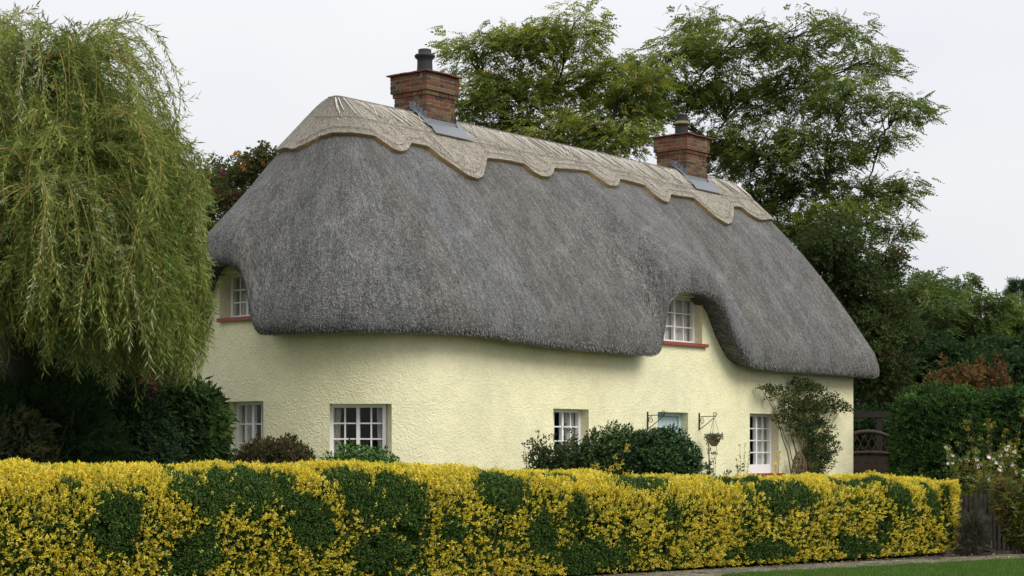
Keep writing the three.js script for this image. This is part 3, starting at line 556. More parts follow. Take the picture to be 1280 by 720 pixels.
// ---------------------------------------------------------------- golden and green clipped hedge
{
  const hedge = new THREE.Group(); top(hedge, 'clipped_hedge', 'long clipped hedge of golden and dark green leaves along the footpath', 'hedge');
  hedge.position.copy(HE);
  const r = rng(900), LEN = 17.5, hTab = [[-0.6, 0.96], [0, 1.03], [0.6, 1.09], [1.45, 1.11], [4.6, 1.125], [6.5, 1.20], [8.9, 1.29], [11.3, 1.345], [14.2, 1.33], [20, 1.33]], TK = 1.15;
  // front face pixel -> metres along the hedge and height
  const onHedge = (px, py) => { const k = (px - 640) / F, o = HE.clone(), l = (o.x + k * o.z) / -(HD.x + k * HD.z), D = -(o.z + HD.z * l); return [l, EYE + (HORIZON - py) / F * D, D]; };
  const green = [[150, 650, 38, 50], [95, 608, 16, 12], [255, 610, 30, 45], [330, 612, 58, 42], [390, 655, 30, 40], [490, 625, 72, 48], [450, 600, 60, 20], [470, 690, 45, 22], [640, 608, 55, 28], [705, 598, 45, 14], [730, 640, 26, 22], [820, 604, 52, 18], [845, 645, 20, 26], [740, 698, 66, 26], [1000, 618, 66, 26], [935, 602, 90, 8], [1095, 605, 50, 9], [1135, 620, 18, 22], [1172, 625, 14, 26], [250, 690, 30, 30], [565, 660, 20, 25], [680, 670, 22, 30], [960, 690, 60, 14], [1080, 685, 40, 12]]
    .map(([x, y, a, b]) => { const [l, h, D] = onHedge(x, y); return [l, h, a / F * D * 1.25, b / F * D]; });
  const items = [[], []], core = [];
  const section = (ang, l) => { // point on rounded section: ang 0 bottom front .. 1 bottom back
    const h = tab(hTab, l) + 0.05 * fbm(l * 0.9, 3, 1, 3); const sx = TK / 2;
    const a = ang * Math.PI, n = 3.0; let cx = -Math.cos(a), sy = Math.sin(a);
    const f = (Math.abs(cx) ** n + Math.abs(sy) ** n) ** (-1 / n); cx *= f; sy *= f;
    return [-cx * sx * (1 - 0.06 * (1 - sy)), 0.06 + (h - 0.06) * sy, h];
  };
  const N = 370000;
  for (let i = 0; i < N; i++) {
    const l0 = r(); let l = -0.05 + LEN * Math.pow(l0, 0.9), a = Math.pow(r(), 1.25) * 0.86;
    let endCap = null;
    if (i < 12000) { const an = (r() - 0.5) * Math.PI * 0.96; endCap = an; l = 0; }
    let [o, y, h] = section(a, l);
    let depth = -0.16 * r() * r() + 0.035 * r();
    const lump = 0.11 * fbm(l * 1.5, y * 1.7, o, 3) + 0.05 * fbm(l * 5, y * 5, o * 5, 2);
    const nrm = V(); let p;
    if (endCap !== null) { const yy = Math.pow(r(), 0.7) * 1.06, bul = 0.5 * Math.sqrt(Math.max(0, 1 - (yy / 1.12) ** 4)); o = Math.sin(endCap) * TK / 2; l = -(Math.cos(endCap) * bul) * 0.9 + depth; p = V(0, yy, 0).addScaledVector(HD, l).addScaledVector(HN, o - TK / 2 + lump); nrm.copy(HD).multiplyScalar(-Math.cos(endCap)).addScaledVector(HN, Math.sin(endCap)); y = yy; nrm.y = yy > 0.9 ? 0.8 : 0.1; }
    else { const cN = clamp(o / (TK / 2), -1, 1), uN = smooth(0.55, 1, y / h); nrm.copy(HN).multiplyScalar(cN * (1 - 0.6 * uN)); nrm.y = uN + 0.1; nrm.normalize(); p = V(0, y, 0).addScaledVector(HD, l).addScaledVector(HN, o - TK / 2).addScaledVector(nrm, lump + depth); }
    // which variety grows here
    let gsum = 0; const wob = 0.8 * fbm(l * 3.1 + 0.8 * y, y * 1.1, 7, 4) + 0.5 * fbm(l * 1.2, y * 1.5, 2, 2);
    for (const [gl, gh, ga, gb] of green) { const dl = (l - gl) / ga, dh = ((o > 0.2 ? y : y + (TK / 2 - o) * 0.12) - gh) / gb; gsum = Math.max(gsum, 1.1 - Math.sqrt(dl * dl + dh * dh) + wob * 1.15); }
    const fine = fbm(l * 6.5, y * 6.5, o * 6.5 + 4, 3), up = smooth(0.72, 0.97, y / h), left = smooth(8, 13, l);
    const grain = fbm(l * 16, y * 16, o * 16 + 9, 2); const want = 0.20 + 0.36 * up * (1 - 0.8 * smooth(0, 0.5, gsum)) + 0.10 * left - 0.92 * smooth(0.0, 0.72, gsum) - 0.16 * (1 - smooth(0.2, 0.7, y / h)) + 0.8 * fine + 1.3 * grain + 0.6 * fbm(l * 1.2 + 20, y * 1.7, 3, 3) + 1.2 * (r() - 0.5);
    const isG = want < 0.2;
    // sparse woody gaps low down
    const gap = y < 0.85 && fbm(l * 2.4, y * 2.6, 13, 3) > 0.16 + 0.15 * r(); if (gap && !isG) continue; if (gap) p.addScaledVector(nrm, -0.1);
    if (isG && !gap && gsum < 0.3 && r() < 0.3) continue; if (!isG && r() < 0.72 - 0.30 * up) continue;
    const dir = nrm.clone().add(rv(r).multiplyScalar(0.75)).add(V(0, 0.3, 0)).normalize();
    const c = isG ? tint(r, [[0.03, 0.065, 0.014], [0.04, 0.085, 0.016], [0.055, 0.105, 0.022], [0.09, 0.13, 0.03]], 0.25) : tint(r, [[0.62, 0.50, 0.035], [0.72, 0.59, 0.05], [0.80, 0.69, 0.14], [0.42, 0.40, 0.04], [0.74, 0.61, 0.07]], 0.22);
    items[isG ? 0 : 1].push({ p: isG ? p.addScaledVector(nrm, gsum > 0.3 ? -0.01 : -0.045 - 0.03 * r()) : p.addScaledVector(nrm, 0.045 * r()), q: quatTo(YA, dir, r() * 6.28), s: (isG ? 0.9 : 0.95) * (0.75 + 0.5 * r()), c });
  }
  leaves(items[0], GEO.sprigTiny, M.leafGloss, 'green_leaves', hedge);
  leaves(items[1], GEO.sprigTiny, M.leaf, 'golden_leaves', hedge);
  // leaves and twigs inside
  const inner = [];
  for (let i = 0; i < 26000; i++) { const l = -0.1 + LEN * Math.pow(r(), 0.9), [o, y] = section(r(), l), k = 0.35 + 0.45 * r(); const p = V(0, 0.05 + Math.max(0, y - 0.06) * (k + 0.12), 0).addScaledVector(HD, l).addScaledVector(HN, o * k - TK / 2); inner.push({ p, q: quatTo(YA, rv(r).normalize(), r() * 6.28), s: 1.5 + 1.2 * r(), c: tint(r, [[0.04, 0.085, 0.016], [0.055, 0.105, 0.022], [0.09, 0.13, 0.03]], 0.25) }); }
  leaves(inner, GEO.sprigSmall, M.leafGloss, 'inner_leaves', hedge);
  const tw = []; for (let i = 0; i < 900; i++) { const l = 0.1 + r() * 16.5, b = V(0, 0, 0).addScaledVector(HD, l).addScaledVector(HN, -TK * 0.35 + 0.3 * (r() - 0.5)); const e = b.clone().add(V(0, 0.5 + 0.4 * r(), 0)).addScaledVector(HN, 0.3 * r()).addScaledVector(HD, (r() - 0.5) * 0.4); tw.push(tube([b, b.clone().lerp(e, 0.5).add(rv(r).multiplyScalar(0.04)), e], 0.012, 0.005, 4)); }
  mesh(mergeGeometries(tw), M.stem, 'hedge_stems', hedge, 'stuff');
}

// ---------------------------------------------------------------- trees
const PAL = {
  robinia: [[0.09, 0.135, 0.022], [0.135, 0.18, 0.026], [0.18, 0.22, 0.03], [0.23, 0.25, 0.032], [0.30, 0.29, 0.035], [0.40, 0.33, 0.04]],
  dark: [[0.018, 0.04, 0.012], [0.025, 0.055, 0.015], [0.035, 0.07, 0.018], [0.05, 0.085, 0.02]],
  copper: [[0.03, 0.055, 0.014], [0.04, 0.07, 0.016], [0.055, 0.06, 0.018], [0.05, 0.08, 0.02], [0.06, 0.09, 0.02], [0.11, 0.06, 0.025]],
  willow: [[0.08, 0.125, 0.025], [0.13, 0.185, 0.034], [0.19, 0.24, 0.05], [0.26, 0.30, 0.075], [0.33, 0.36, 0.18]],
  mid: [[0.045, 0.08, 0.018], [0.07, 0.11, 0.022], [0.10, 0.145, 0.03], [0.15, 0.18, 0.035]],
};
makeTree({ seed: 21, name: 'acacia_tree', label: 'feathery green tree with yellowing leaves rising between the two chimneys', base: G(690, 45), D: 45, fork: 3.6, r: 0.26, pal: PAL.robinia, clumps: 40, fronds: 19, cr: 0.44, flat: 0.75, scale: 0.95,
  lobes: [[602, 68, 42, 30], [655, 50, 45, 30], [712, 45, 40, 30], [590, 118, 32, 26], [640, 115, 52, 36], [705, 105, 52, 42], [757, 95, 36, 28], [785, 125, 42, 32], [690, 165, 60, 28], [620, 155, 42, 22], [760, 168, 50, 30], [800, 98, 24, 28]] });
makeTree({ seed: 22, name: 'acacia_tree', label: 'tallest feathery dark green tree with spreading bare limbs behind the ochre collared chimney', base: G(930, 47), D: 47, fork: 4.2, r: 0.32, pal: [PAL.robinia[0], PAL.robinia[0], PAL.robinia[1], PAL.robinia[1], PAL.robinia[2], PAL.robinia[3]], clumps: 36, fronds: 20, cr: 0.44, flat: 0.7, scale: 0.95,
  lobes: [[868, 32, 26, 30], [842, 70, 34, 26], [915, 60, 42, 28], [990, 48, 46, 26], [1050, 42, 30, 18], [1085, 78, 34, 24], [862, 110, 34, 34], [915, 118, 50, 34], [985, 112, 52, 36], [1060, 118, 46, 28], [1125, 138, 34, 18], [828, 95, 28, 26], [822, 140, 30, 28], [950, 185, 52, 40], [1035, 180, 52, 34], [1100, 178, 30, 20], [1130, 238, 28, 12], [1085, 238, 42, 20], [905, 185, 36, 34], [930, 245, 46, 36], [1000, 240, 46, 34], [1060, 275, 48, 24], [1112, 288, 26, 14], [980, 290, 40, 26]] });
makeTree({ seed: 23, name: 'copper_tree', label: 'dense dark tree with some coppery leaves beside the end of the thatch', base: G(1070, 44), D: 44, fork: 2.2, r: 0.2, pal: PAL.copper, geo: GEO.sprig, axisY: true, clumps: 40, fronds: 44, cr: 0.45, flat: 0.7, scale: 1.3,
  lobes: [[1010, 315, 34, 24], [1050, 312, 40, 30], [1085, 340, 36, 36], [1050, 370, 50, 40], [1095, 400, 36, 40], [1060, 420, 50, 40], [1090, 460, 40, 40]] });
makeTree({ seed: 24, name: 'broadleaf_tree', label: 'airy light green tree beyond the coppery tree and the conifer hedge', base: G(1175, 52), D: 52, fork: 2.5, r: 0.2, pal: PAL.mid, geo: GEO.frond, clumps: 26, fronds: 30, cr: 0.5, flat: 0.6, scale: 1.2,
  lobes: [[1140, 362, 34, 24], [1185, 362, 36, 22], [1225, 382, 26, 22], [1150, 400, 44, 32], [1205, 410, 44, 32], [1135, 440, 50, 40], [1195, 450, 50, 34]] });
makeTree({ seed: 25, name: 'dark_tree', label: 'dark evergreen tree standing behind the garden gate', base: G(1110, 47), D: 47, fork: 1.6, r: 0.18, pal: PAL.dark, geo: GEO.sprigBig, axisY: true, clumps: 44, fronds: 40, cr: 0.5, flat: 0.7, scale: 1.3,
  lobes: [[1095, 440, 40, 40], [1130, 450, 40, 36], [1110, 490, 50, 36], [1150, 480, 50, 40], [1090, 530, 40, 30]] });
makeTree({ seed: 26, name: 'dark_tree', label: 'dark evergreen mass behind the rust coloured shrub and the conifer hedge', base: G(1250, 46), D: 46, fork: 1.6, r: 0.18, pal: PAL.dark, geo: GEO.sprigBig, axisY: true, clumps: 44, fronds: 40, cr: 0.5, flat: 0.7, scale: 1.3,
  lobes: [[1215, 450, 40, 24], [1262, 445, 40, 22], [1300, 445, 40, 26], [1240, 480, 60, 36], [1180, 470, 50, 30], [1290, 490, 50, 40]] });
makeTree({ seed: 27, name: 'yellow_tree', label: 'yellow green tree beside the pointed conifer', base: G(1270, 55), D: 55, fork: 2, r: 0.15, pal: [[0.10, 0.15, 0.02], [0.17, 0.21, 0.03], [0.24, 0.26, 0.04]], geo: GEO.sprigBig, axisY: true, clumps: 40, fronds: 30, cr: 0.45, flat: 0.7, scale: 1.3,
  lobes: [[1258, 410, 20, 18], [1285, 405, 24, 20], [1262, 432, 30, 20]] });
makeTree({ seed: 28, name: 'round_tree', label: 'olive green tree peeping out behind the left slope of the thatch', base: G(285, 43), D: 43, fork: 3.5, r: 0.18, pal: [[0.045, 0.06, 0.018], [0.06, 0.08, 0.02], [0.09, 0.10, 0.025]], geo: GEO.sprig, axisY: true, clumps: 34, fronds: 36, cr: 0.4, flat: 0.7, scale: 1.2,
  lobes: [[283, 220, 22, 18], [258, 225, 20, 16], [255, 240, 24, 20], [240, 270, 40, 30], [290, 255, 36, 30], [265, 300, 40, 30]] });
makeTree({ seed: 29, name: 'red_leaved_tree', label: 'small tree with dark red and orange leaves against the thatch', base: G(312, 40), D: 40, fork: 4, r: 0.1, pal: [[0.14, 0.03, 0.03], [0.07, 0.075, 0.02], [0.06, 0.08, 0.02], [0.09, 0.08, 0.025], [0.26, 0.13, 0.02]], geo: GEO.sprigBig, axisY: true, clumps: 12, fronds: 10, cr: 0.35, flat: 0.8, scale: 1.0,
  lobes: [[316, 206, 13, 10], [330, 196, 8, 6], [300, 222, 10, 10], [284, 246, 10, 10]] });
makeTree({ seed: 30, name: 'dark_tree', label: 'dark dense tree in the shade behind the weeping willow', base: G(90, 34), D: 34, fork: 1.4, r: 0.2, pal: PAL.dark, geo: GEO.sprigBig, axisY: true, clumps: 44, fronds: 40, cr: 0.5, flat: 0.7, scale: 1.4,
  lobes: [[20, 380, 70, 60], [100, 370, 70, 60], [180, 390, 60, 60], [225, 430, 36, 60], [60, 470, 70, 60], [150, 480, 70, 50], [20, 300, 60, 60], [100, 290, 60, 50], [-50, 400, 70, 80], [180, 320, 45, 45]] });
{ // pointed conifer
  const g = new THREE.Group(), D = 58; g.position.copy(G(1273, D)); const hgt = at(0, 352, D).y; top(g, 'conifer_tree', 'thin pointed conifer tip above the yellow green tree', 'tree');
  mesh(tube([V(0, 0, 0), V(0, hgt * 0.6, 0), V(0, hgt - 0.2, 0)], 0.12, 0.015, 6), M.bark, 'trunk', g);
  const r = rng(77), it = []; for (let i = 0; i < 1500; i++) { const t = Math.pow(r(), 0.8), y = hgt * (0.35 + 0.65 * t), rad = (1 - t) * 1.6 * Math.sqrt(r()) + 0.05, a = r() * 6.28, d = V(Math.cos(a), 0.3, Math.sin(a)).normalize(); it.push({ p: V(Math.cos(a) * rad, y, Math.sin(a) * rad), q: quatTo(ZA, d, r() * 6), s: 0.8 + 0.5 * r(), c: tint(r, PAL.dark, 0.2) }); }
  leaves(it, GEO.spray, M.leaf, 'crown', g);
}
{ // weeping willow
  const r = rng(55), D = 23.6, base = G(25, D), g = new THREE.Group(); g.position.copy(base); top(g, 'weeping_willow', 'weeping willow with long hanging yellow green strands beside the cottage', 'tree');
  mesh(tube([V(0, -0.05, 0), V(0.1, 1.6, 0), V(0, 3.0, 0.05), V(0.05, 3.6, 0)], 0.3, 0.2, 10), M.bark, 'trunk', g);
  const items = [];
  const crown = (px, py) => at(px, py, D).sub(base);
  // outline: heads of the limbs
  const heads = [[-70, 88, 0.9], [-25, 80, 0.8], [15, 84, 0.7], [48, 96, 0.6], [92, 74, 0.5], [118, 88, 0.5], [-40, 130, 1], [30, 135, 1], [80, 128, 0.9], [125, 128, 0.7], [150, 150, 0.55], [172, 172, 0.5], [186, 200, 0.5], [0, 185, 1.1], [55, 195, 1.2], [110, 190, 1.1], [150, 225, 1], [190, 245, 0.7], [-60, 240, 1.1], [20, 260, 1.3], [80, 265, 1.3], [130, 285, 1.2], [175, 300, 1.1], [195, 315, 1], [-40, 330, 1.1], [30, 345, 1.2], [90, 345, 1.2], [145, 355, 1.2], [185, 360, 1]];
  heads.forEach(([px, py, amount]) => {
    const e = crown(px > 165 ? px - 20 : px, py).add(V(0, 0, (r() - 0.35) * 3.0)), st = V(0, Math.min(2.6 + r() * 0.9, e.y - 0.3), 0), md = V(e.x * 0.45, lerp(st.y, e.y, 0.9) + 0.2, e.z * 0.45), path = bez(st, md, e, 11), parts = [tube(path, 0.06, 0.014, 6)];
    const outw = V(e.x, 0, e.z).normalize();
    for (let c = 0; c < Math.round(11 * amount); c++) { // curtains of strands that hang together
      const t = 0.4 + 0.6 * Math.sqrt(r()), b0 = path[Math.min(11, Math.round(t * 11))].clone().add(rv(r).multiplyScalar(0.2)), a0 = (r() - 0.5) * 3.0, lift = 0.1 + 0.7 * r(), len0 = (0.9 + 2.4 * r()) * (0.6 + 0.4 * clamp(e.y / 6)), ct = r();
      const ns = 3 + Math.floor(r() * 5), floor = 2.42 + 1.1 * fbm(b0.x * 0.8, b0.z * 0.8, 4, 2) + 0.6 * r();
      for (let k = 0; k < ns; k++) {
        const b = b0.clone().add(rv(r).multiplyScalar(0.13)), od = outw.clone().applyAxisAngle(YA, a0 + (r() - 0.5) * 0.7), len = len0 * (0.7 + 0.5 * r()), P = []; let p = b.clone(), v = od.multiplyScalar(0.42).add(V(0, lift * (0.6 + 0.6 * r()), 0)).normalize();
        const step = 0.2, n = Math.ceil((len + 0.4) / step);
        for (let i = 0; i <= n; i++) { P.push(p.clone()); p = p.clone().addScaledVector(v, step); v.add(V((r() - 0.5) * 0.34, -0.36, (r() - 0.5) * 0.34)).normalize(); if (p.x > 2.15) v.x -= 1.2 * (p.x - 2.15); if (p.y < floor || (p.x > 2.62 && r() < 0.7)) break; }
        if (P.length < 3) continue;
        parts.push(tube(P, 0.007, 0.003, 3));
        for (let i = 1; i < P.length; i++) { const d = P[i].clone().sub(P[i - 1]).normalize().negate(); items.push({ p: P[i - 1].clone(), q: quatTo(YA, d.clone().add(rv(r).multiplyScalar(0.22)).normalize(), r() * 6.28), s: 0.75 + 0.6 * r(), c: tint(r, PAL.willow, 0.25, 0.6 * ct + 0.4 * r()) }); if (r() < 0.75) { const sd = rv(r); sd.y = 0.6 - r(); sd.normalize(); items.push({ p: P[i - 1].clone(), q: quatTo(YA, sd, r() * 6.28), s: 0.45 + 0.4 * r(), c: tint(r, PAL.willow, 0.25, 0.6 * ct + 0.4 * r()) }); } }
      }
    }
    mesh(mergeGeometries(parts), M.willowStem, 'limb', g);
  });
  leaves(items, GEO.willow, M.leafThin, 'crown', g);
}

// ---------------------------------------------------------------- garden plants
const sh = (px, pyTop, D, halfPx, extra = {}) => { const b = G(px, D), h = at(px, pyTop, D).y, w = halfPx / F * D; return { base: b, h, w, ...extra }; };
function shrubAt(px, pyTop, D, halfPx, o) {
  const { base, h, w } = sh(px, pyTop, D, halfPx); const r = rng(o.seed * 7), L = [[0, h * 0.5, 0, w, h * 0.5, w * 0.85]];
  for (let k = 0; k < (o.extraLobes || 4); k++) { const a = r() * 6.28; L.push([Math.cos(a) * w * 0.5, h * (0.45 + 0.3 * r()), Math.sin(a) * w * 0.4, w * 0.55, h * 0.26, w * 0.5]); }
  return makeShrub({ base, lobes: o.lobes || L, ...o });
}
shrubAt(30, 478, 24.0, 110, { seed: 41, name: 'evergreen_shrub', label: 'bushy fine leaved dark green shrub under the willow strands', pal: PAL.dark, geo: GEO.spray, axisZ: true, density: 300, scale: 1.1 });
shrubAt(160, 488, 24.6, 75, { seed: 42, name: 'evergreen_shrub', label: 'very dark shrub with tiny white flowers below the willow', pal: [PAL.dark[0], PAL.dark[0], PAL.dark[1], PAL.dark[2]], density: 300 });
shrubAt(235, 482, 25.2, 42, { seed: 43, name: 'evergreen_shrub', label: 'mid green long leaved shrub against the rounded corner of the yellow wall', pal: [[0.03, 0.065, 0.016], [0.05, 0.095, 0.02], [0.07, 0.12, 0.025]], geo: GEO.sprigLong, density: 260 });
shrubAt(205, 432, 27.5, 30, { seed: 44, name: 'red_shrub', label: 'shrub with crimson leaves half hidden under the willow', pal: [[0.04, 0.05, 0.02], [0.03, 0.05, 0.02], [0.05, 0.06, 0.02], [0.16, 0.025, 0.035], [0.04, 0.06, 0.02]], density: 130, loose: true });
shrubAt(20, 520, 22.6, 40, { seed: 45, name: 'evergreen_shrub', label: 'low olive shrub with broad leaves at the foot of the bushy dark shrub', pal: [[0.035, 0.05, 0.016], [0.06, 0.065, 0.02], [0.03, 0.06, 0.02]], geo: GEO.sprigBig, density: 200 });
shrubAt(345, 550, 23.6, 60, { seed: 46, name: 'berberis_shrub', label: 'low brownish red and green shrub below the corner window', pal: [[0.06, 0.065, 0.02], [0.085, 0.055, 0.026], [0.065, 0.075, 0.022], [0.12, 0.06, 0.032]], geo: GEO.sprigSmall, density: 900, scale: 1.2 });
shrubAt(449, 561, 23.6, 64, { seed: 47, name: 'laurel_shrub', label: 'low glossy green shrub below the curtained casement', pal: [[0.035, 0.08, 0.016], [0.055, 0.115, 0.024], [0.08, 0.15, 0.03]], density: 420, mat: M.leafGloss, scale: 0.8 });
shrubAt(832, 536, 27.2, 48, { seed: 48, name: 'camellia_shrub', label: 'rounded glossy dark green shrub in front of the blue door', pal: [[0.02, 0.045, 0.014], [0.03, 0.062, 0.018], [0.045, 0.08, 0.022]], mat: M.leafGloss, density: 420, scale: 0.85, rough: 0.08 });
shrubAt(768, 534, 27.8, 50, { seed: 49, name: 'camellia_shrub', label: 'dense mid green shrub between the blue door and the casement', pal: [[0.03, 0.06, 0.018], [0.045, 0.08, 0.022], [0.065, 0.1, 0.03]], mat: M.leafGloss, density: 360, scale: 0.85 });
shrubAt(706, 536, 28.0, 50, { seed: 50, name: 'rose_bush', label: 'loose dark rose bush in front of the casement beside the dense shrub', pal: [[0.025, 0.05, 0.016], [0.04, 0.07, 0.02], [0.06, 0.09, 0.028], [0.09, 0.05, 0.02]], density: 150, loose: true, scale: 0.8, stems: 14 });
shrubAt(1092, 512, 42.5, 46, { seed: 54, name: 'evergreen_shrub', label: 'dark leafy shrub filling the view through the garden gate', pal: PAL.dark, density: 180, geo: GEO.sprigBig });
// conifer hedge by the gate
{
  const b = G(1228, 33), h = at(0, 493, 33).y, w = 104 / F * 33;
  makeShrub({ seed: 51, name: 'conifer_hedge', cat: 'hedge', label: 'tall clipped dark green conifer hedge beside the garden gate', base: b, pal: [[0.022, 0.055, 0.012], [0.032, 0.078, 0.014], [0.055, 0.115, 0.02], [0.025, 0.06, 0.012], [0.10, 0.17, 0.03]], geo: GEO.sprigSmall, density: 1500, boxy: true, rough: 0.11, upward: 0.3, scale: 1.5, lobes: [[-w * 0.5, h * 0.5, 0, w * 0.52, h * 0.52, 0.8], [w * 0.45, h * 0.49, 0, w * 0.6, h * 0.52, 0.8], [w * 1.5, h * 0.48, 0, w * 0.6, h * 0.52, 0.8]] });
}
shrubAt(1185, 452, 36.5, 42, { seed: 52, name: 'rust_shrub', label: 'rust and orange leaved shrub showing above the conifer hedge', pal: [[0.08, 0.07, 0.02], [0.12, 0.075, 0.02], [0.15, 0.075, 0.022], [0.07, 0.08, 0.02]], density: 90, loose: true, geo: GEO.sprigBig });
shrubAt(1240, 448, 37.5, 26, { seed: 53, name: 'rust_shrub', label: 'smaller rust coloured shrub beside the larger orange one above the conifer hedge', pal: [[0.08, 0.07, 0.02], [0.12, 0.065, 0.02], [0.15, 0.06, 0.022]], density: 80, loose: true, geo: GEO.sprigBig });

// climbing rose on the wall with its wicker frame
function wallPoint(s, y, off) { const [u, v] = outline(s, off); return toWorld(V(u, y, v)); }
{
  const r = rng(61), g = new THREE.Group(), base = wallPoint(10.6, 0, 0.25); g.position.copy(base); top(g, 'climbing_rose', 'climbing rose trained up the yellow wall beside the red sill window', 'plant');
  const items = [], stems = [];
  const pts = [[955, 487, 12, 5], [972, 492, 14, 10], [998, 482, 14, 10], [1012, 495, 18, 16], [1030, 505, 16, 12], [1045, 508, 10, 6], [1056, 511, 6, 5], [985, 510, 18, 12], [1010, 520, 20, 16], [1020, 540, 20, 14], [1025, 556, 20, 14], [1012, 575, 16, 16], [1030, 570, 10, 10], [975, 525, 8, 10], [995, 535, 14, 12], [1020, 590, 10, 8]];
  pts.forEach(([px, py, rx, ry], i) => {
    // meet the wall plane: station along the wall for that pixel
    const k = (px - 640) / F; let s = 8; for (let a = 8, bd = 9; a < 12.5; a += 0.02) { const w = wallPoint(a, 1, 0.15), d = Math.abs(w.x / -w.z - k); if (d < bd) { bd = d; s = a; } }
    const w = wallPoint(s, 0, 0.15), D = -w.z, y = EYE + (HORIZON - py) / F * D, R = rx / F * D / 0.63, Ry = ry / F * D;
    const rootS = [10.2, 10.45, 10.75][i % 3], p0 = wallPoint(rootS, 0, 0.2).sub(base), p1 = wallPoint(lerp(rootS, s, 0.3) + (r() - 0.5) * 0.3, y * 0.7, 0.14).sub(base), p2 = wallPoint(s, y, 0.1).sub(base);
    stems.push(tube(bez(p0, p1, p2, 9).map((p, j) => j ? p.add(rv(r).multiplyScalar(0.025)) : p), 0.016, 0.005, 5));
    const n = Math.round(26 * R * Ry * 40);
    for (let j = 0; j < n; j++) { const a = r() * 6.28, q = Math.sqrt(r()), p = wallPoint(s + Math.cos(a) * q * R * 1.1, y + Math.sin(a) * q * Ry * 1.1, 0.05 + 0.28 * r()).sub(base); items.push({ p, q: quatTo(YA, V(0.78 + r() - 0.5, 0.3 + r() - 0.6, 0.6 + r() - 0.5).normalize(), r() * 6.28), s: 0.6 + 0.5 * r(), c: tint(r, [[0.025, 0.045, 0.014], [0.04, 0.07, 0.018], [0.06, 0.095, 0.022], [0.12, 0.12, 0.02]], 0.25) }); }
  });
  mesh(mergeGeometries(stems), M.stem, 'stems', g, 'stuff'); leaves(items, GEO.sprig, M.leaf, 'foliage', g);
  // wicker obelisk
  const w = new THREE.Group(); w.position.copy(wallPoint(9.98, 0, 0.3)); top(w, 'wicker_obelisk', 'brown woven wicker plant support at the foot of the climbing rose', 'plant support');
  for (let k = 0; k < 9; k++) for (const sg of [1, -1]) { const P = []; for (let i = 0; i <= 14; i++) { const t = i / 14, rad = 0.2 * (1 - 0.25 * t) * Math.sqrt(Math.max(0.02, 1 - Math.pow(t, 6))), a = k / 9 * 6.283 + sg * t * 3.2; P.push(V(Math.cos(a) * rad, t * 1.5, Math.sin(a) * rad)); } mesh(tube(P, 0.009, 0.008, 4), M.wicker, 'withy', w); }
}
// wall brackets and hanging basket
function bracket(s, label) {
  const g = new THREE.Group(); g.position.copy(wallPoint(s, 1.98, 0.012)); g.rotation.y = TH; top(g, 'wall_bracket', label, 'bracket');
  mesh(box(0.025, 0.32, 0.016, 0, 0.08, 0), M.iron, 'back_plate', g);
  mesh(tube([V(0, 0.17, 0), V(0, 0.175, 0.18), V(0, 0.17, 0.36)], 0.008, 0.008, 6), M.iron, 'arm', g);
  const sc = (cy, cz, r0, turns, a0) => { const P = []; for (let i = 0; i <= 22; i++) { const t = i / 22, a = a0 + t * turns * 6.283, q = r0 * (1 - 0.75 * t); P.push(V(0, cy + Math.sin(a) * q, cz + Math.cos(a) * q)); } return tube(P, 0.007, 0.006, 5); };
  mesh(tube(bez(V(0, -0.06, 0.01), V(0, 0.02, 0.16), V(0, 0.15, 0.32), 8), 0.008, 0.007, 5), M.iron, 'brace', g);
  mesh(sc(0.21, 0.33, 0.05, 1.3, -1.5), M.iron, 'scroll', g); mesh(sc(0.09, 0.07, 0.06, 1.3, 1.2), M.iron, 'scroll', g);
  return g;
}
bracket(5.12, 'black scrolled iron bracket left empty beside the blue door');
bracket(6.8, 'black scrolled iron bracket carrying the hanging basket');
{
  const g = new THREE.Group(), p = wallPoint(6.8, 0, 0.33); g.scale.setScalar(0.78); g.position.set(p.x, 1.6, p.z); top(g, 'hanging_basket', 'small tan hanging basket of leafy plants by the blue door', 'basket');
  mesh(new THREE.LatheGeometry([[0.001, 0], [0.06, 0.005], [0.1, 0.05], [0.15, 0.15], [0.165, 0.2], [0.15, 0.2], [0.001, 0.17]].map(q => new THREE.Vector2(...q)), 18), M.wicker.clone(), 'bowl', g).material.color.setRGB(0.5, 0.34, 0.15);
  for (let k = 0; k < 3; k++) { const a = k * 2.094 + 0.4; mesh(tube([V(Math.cos(a) * 0.155, 0.2, Math.sin(a) * 0.155), V(0, 0.7, 0)], 0.004, 0.004, 4), M.iron, 'chain', g); }
  const r = rng(63), it = []; for (let i = 0; i < 90; i++) { const a = r() * 6.28, q = 0.2 * Math.sqrt(r()); it.push({ p: V(Math.cos(a) * q, 0.2 + 0.05 * r() - (q > 0.16 ? 0.05 * r() : 0), Math.sin(a) * q), q: quatTo(YA, V(Math.cos(a) * q * 4, 0.8, Math.sin(a) * q * 4).normalize(), r() * 6), s: 0.45 + 0.4 * r(), c: tint(r, [[0.05, 0.09, 0.03], [0.09, 0.12, 0.05], [0.2, 0.2, 0.16]], 0.2) }); }
  leaves(it, GEO.sprig, M.leaf, 'foliage', g);
}
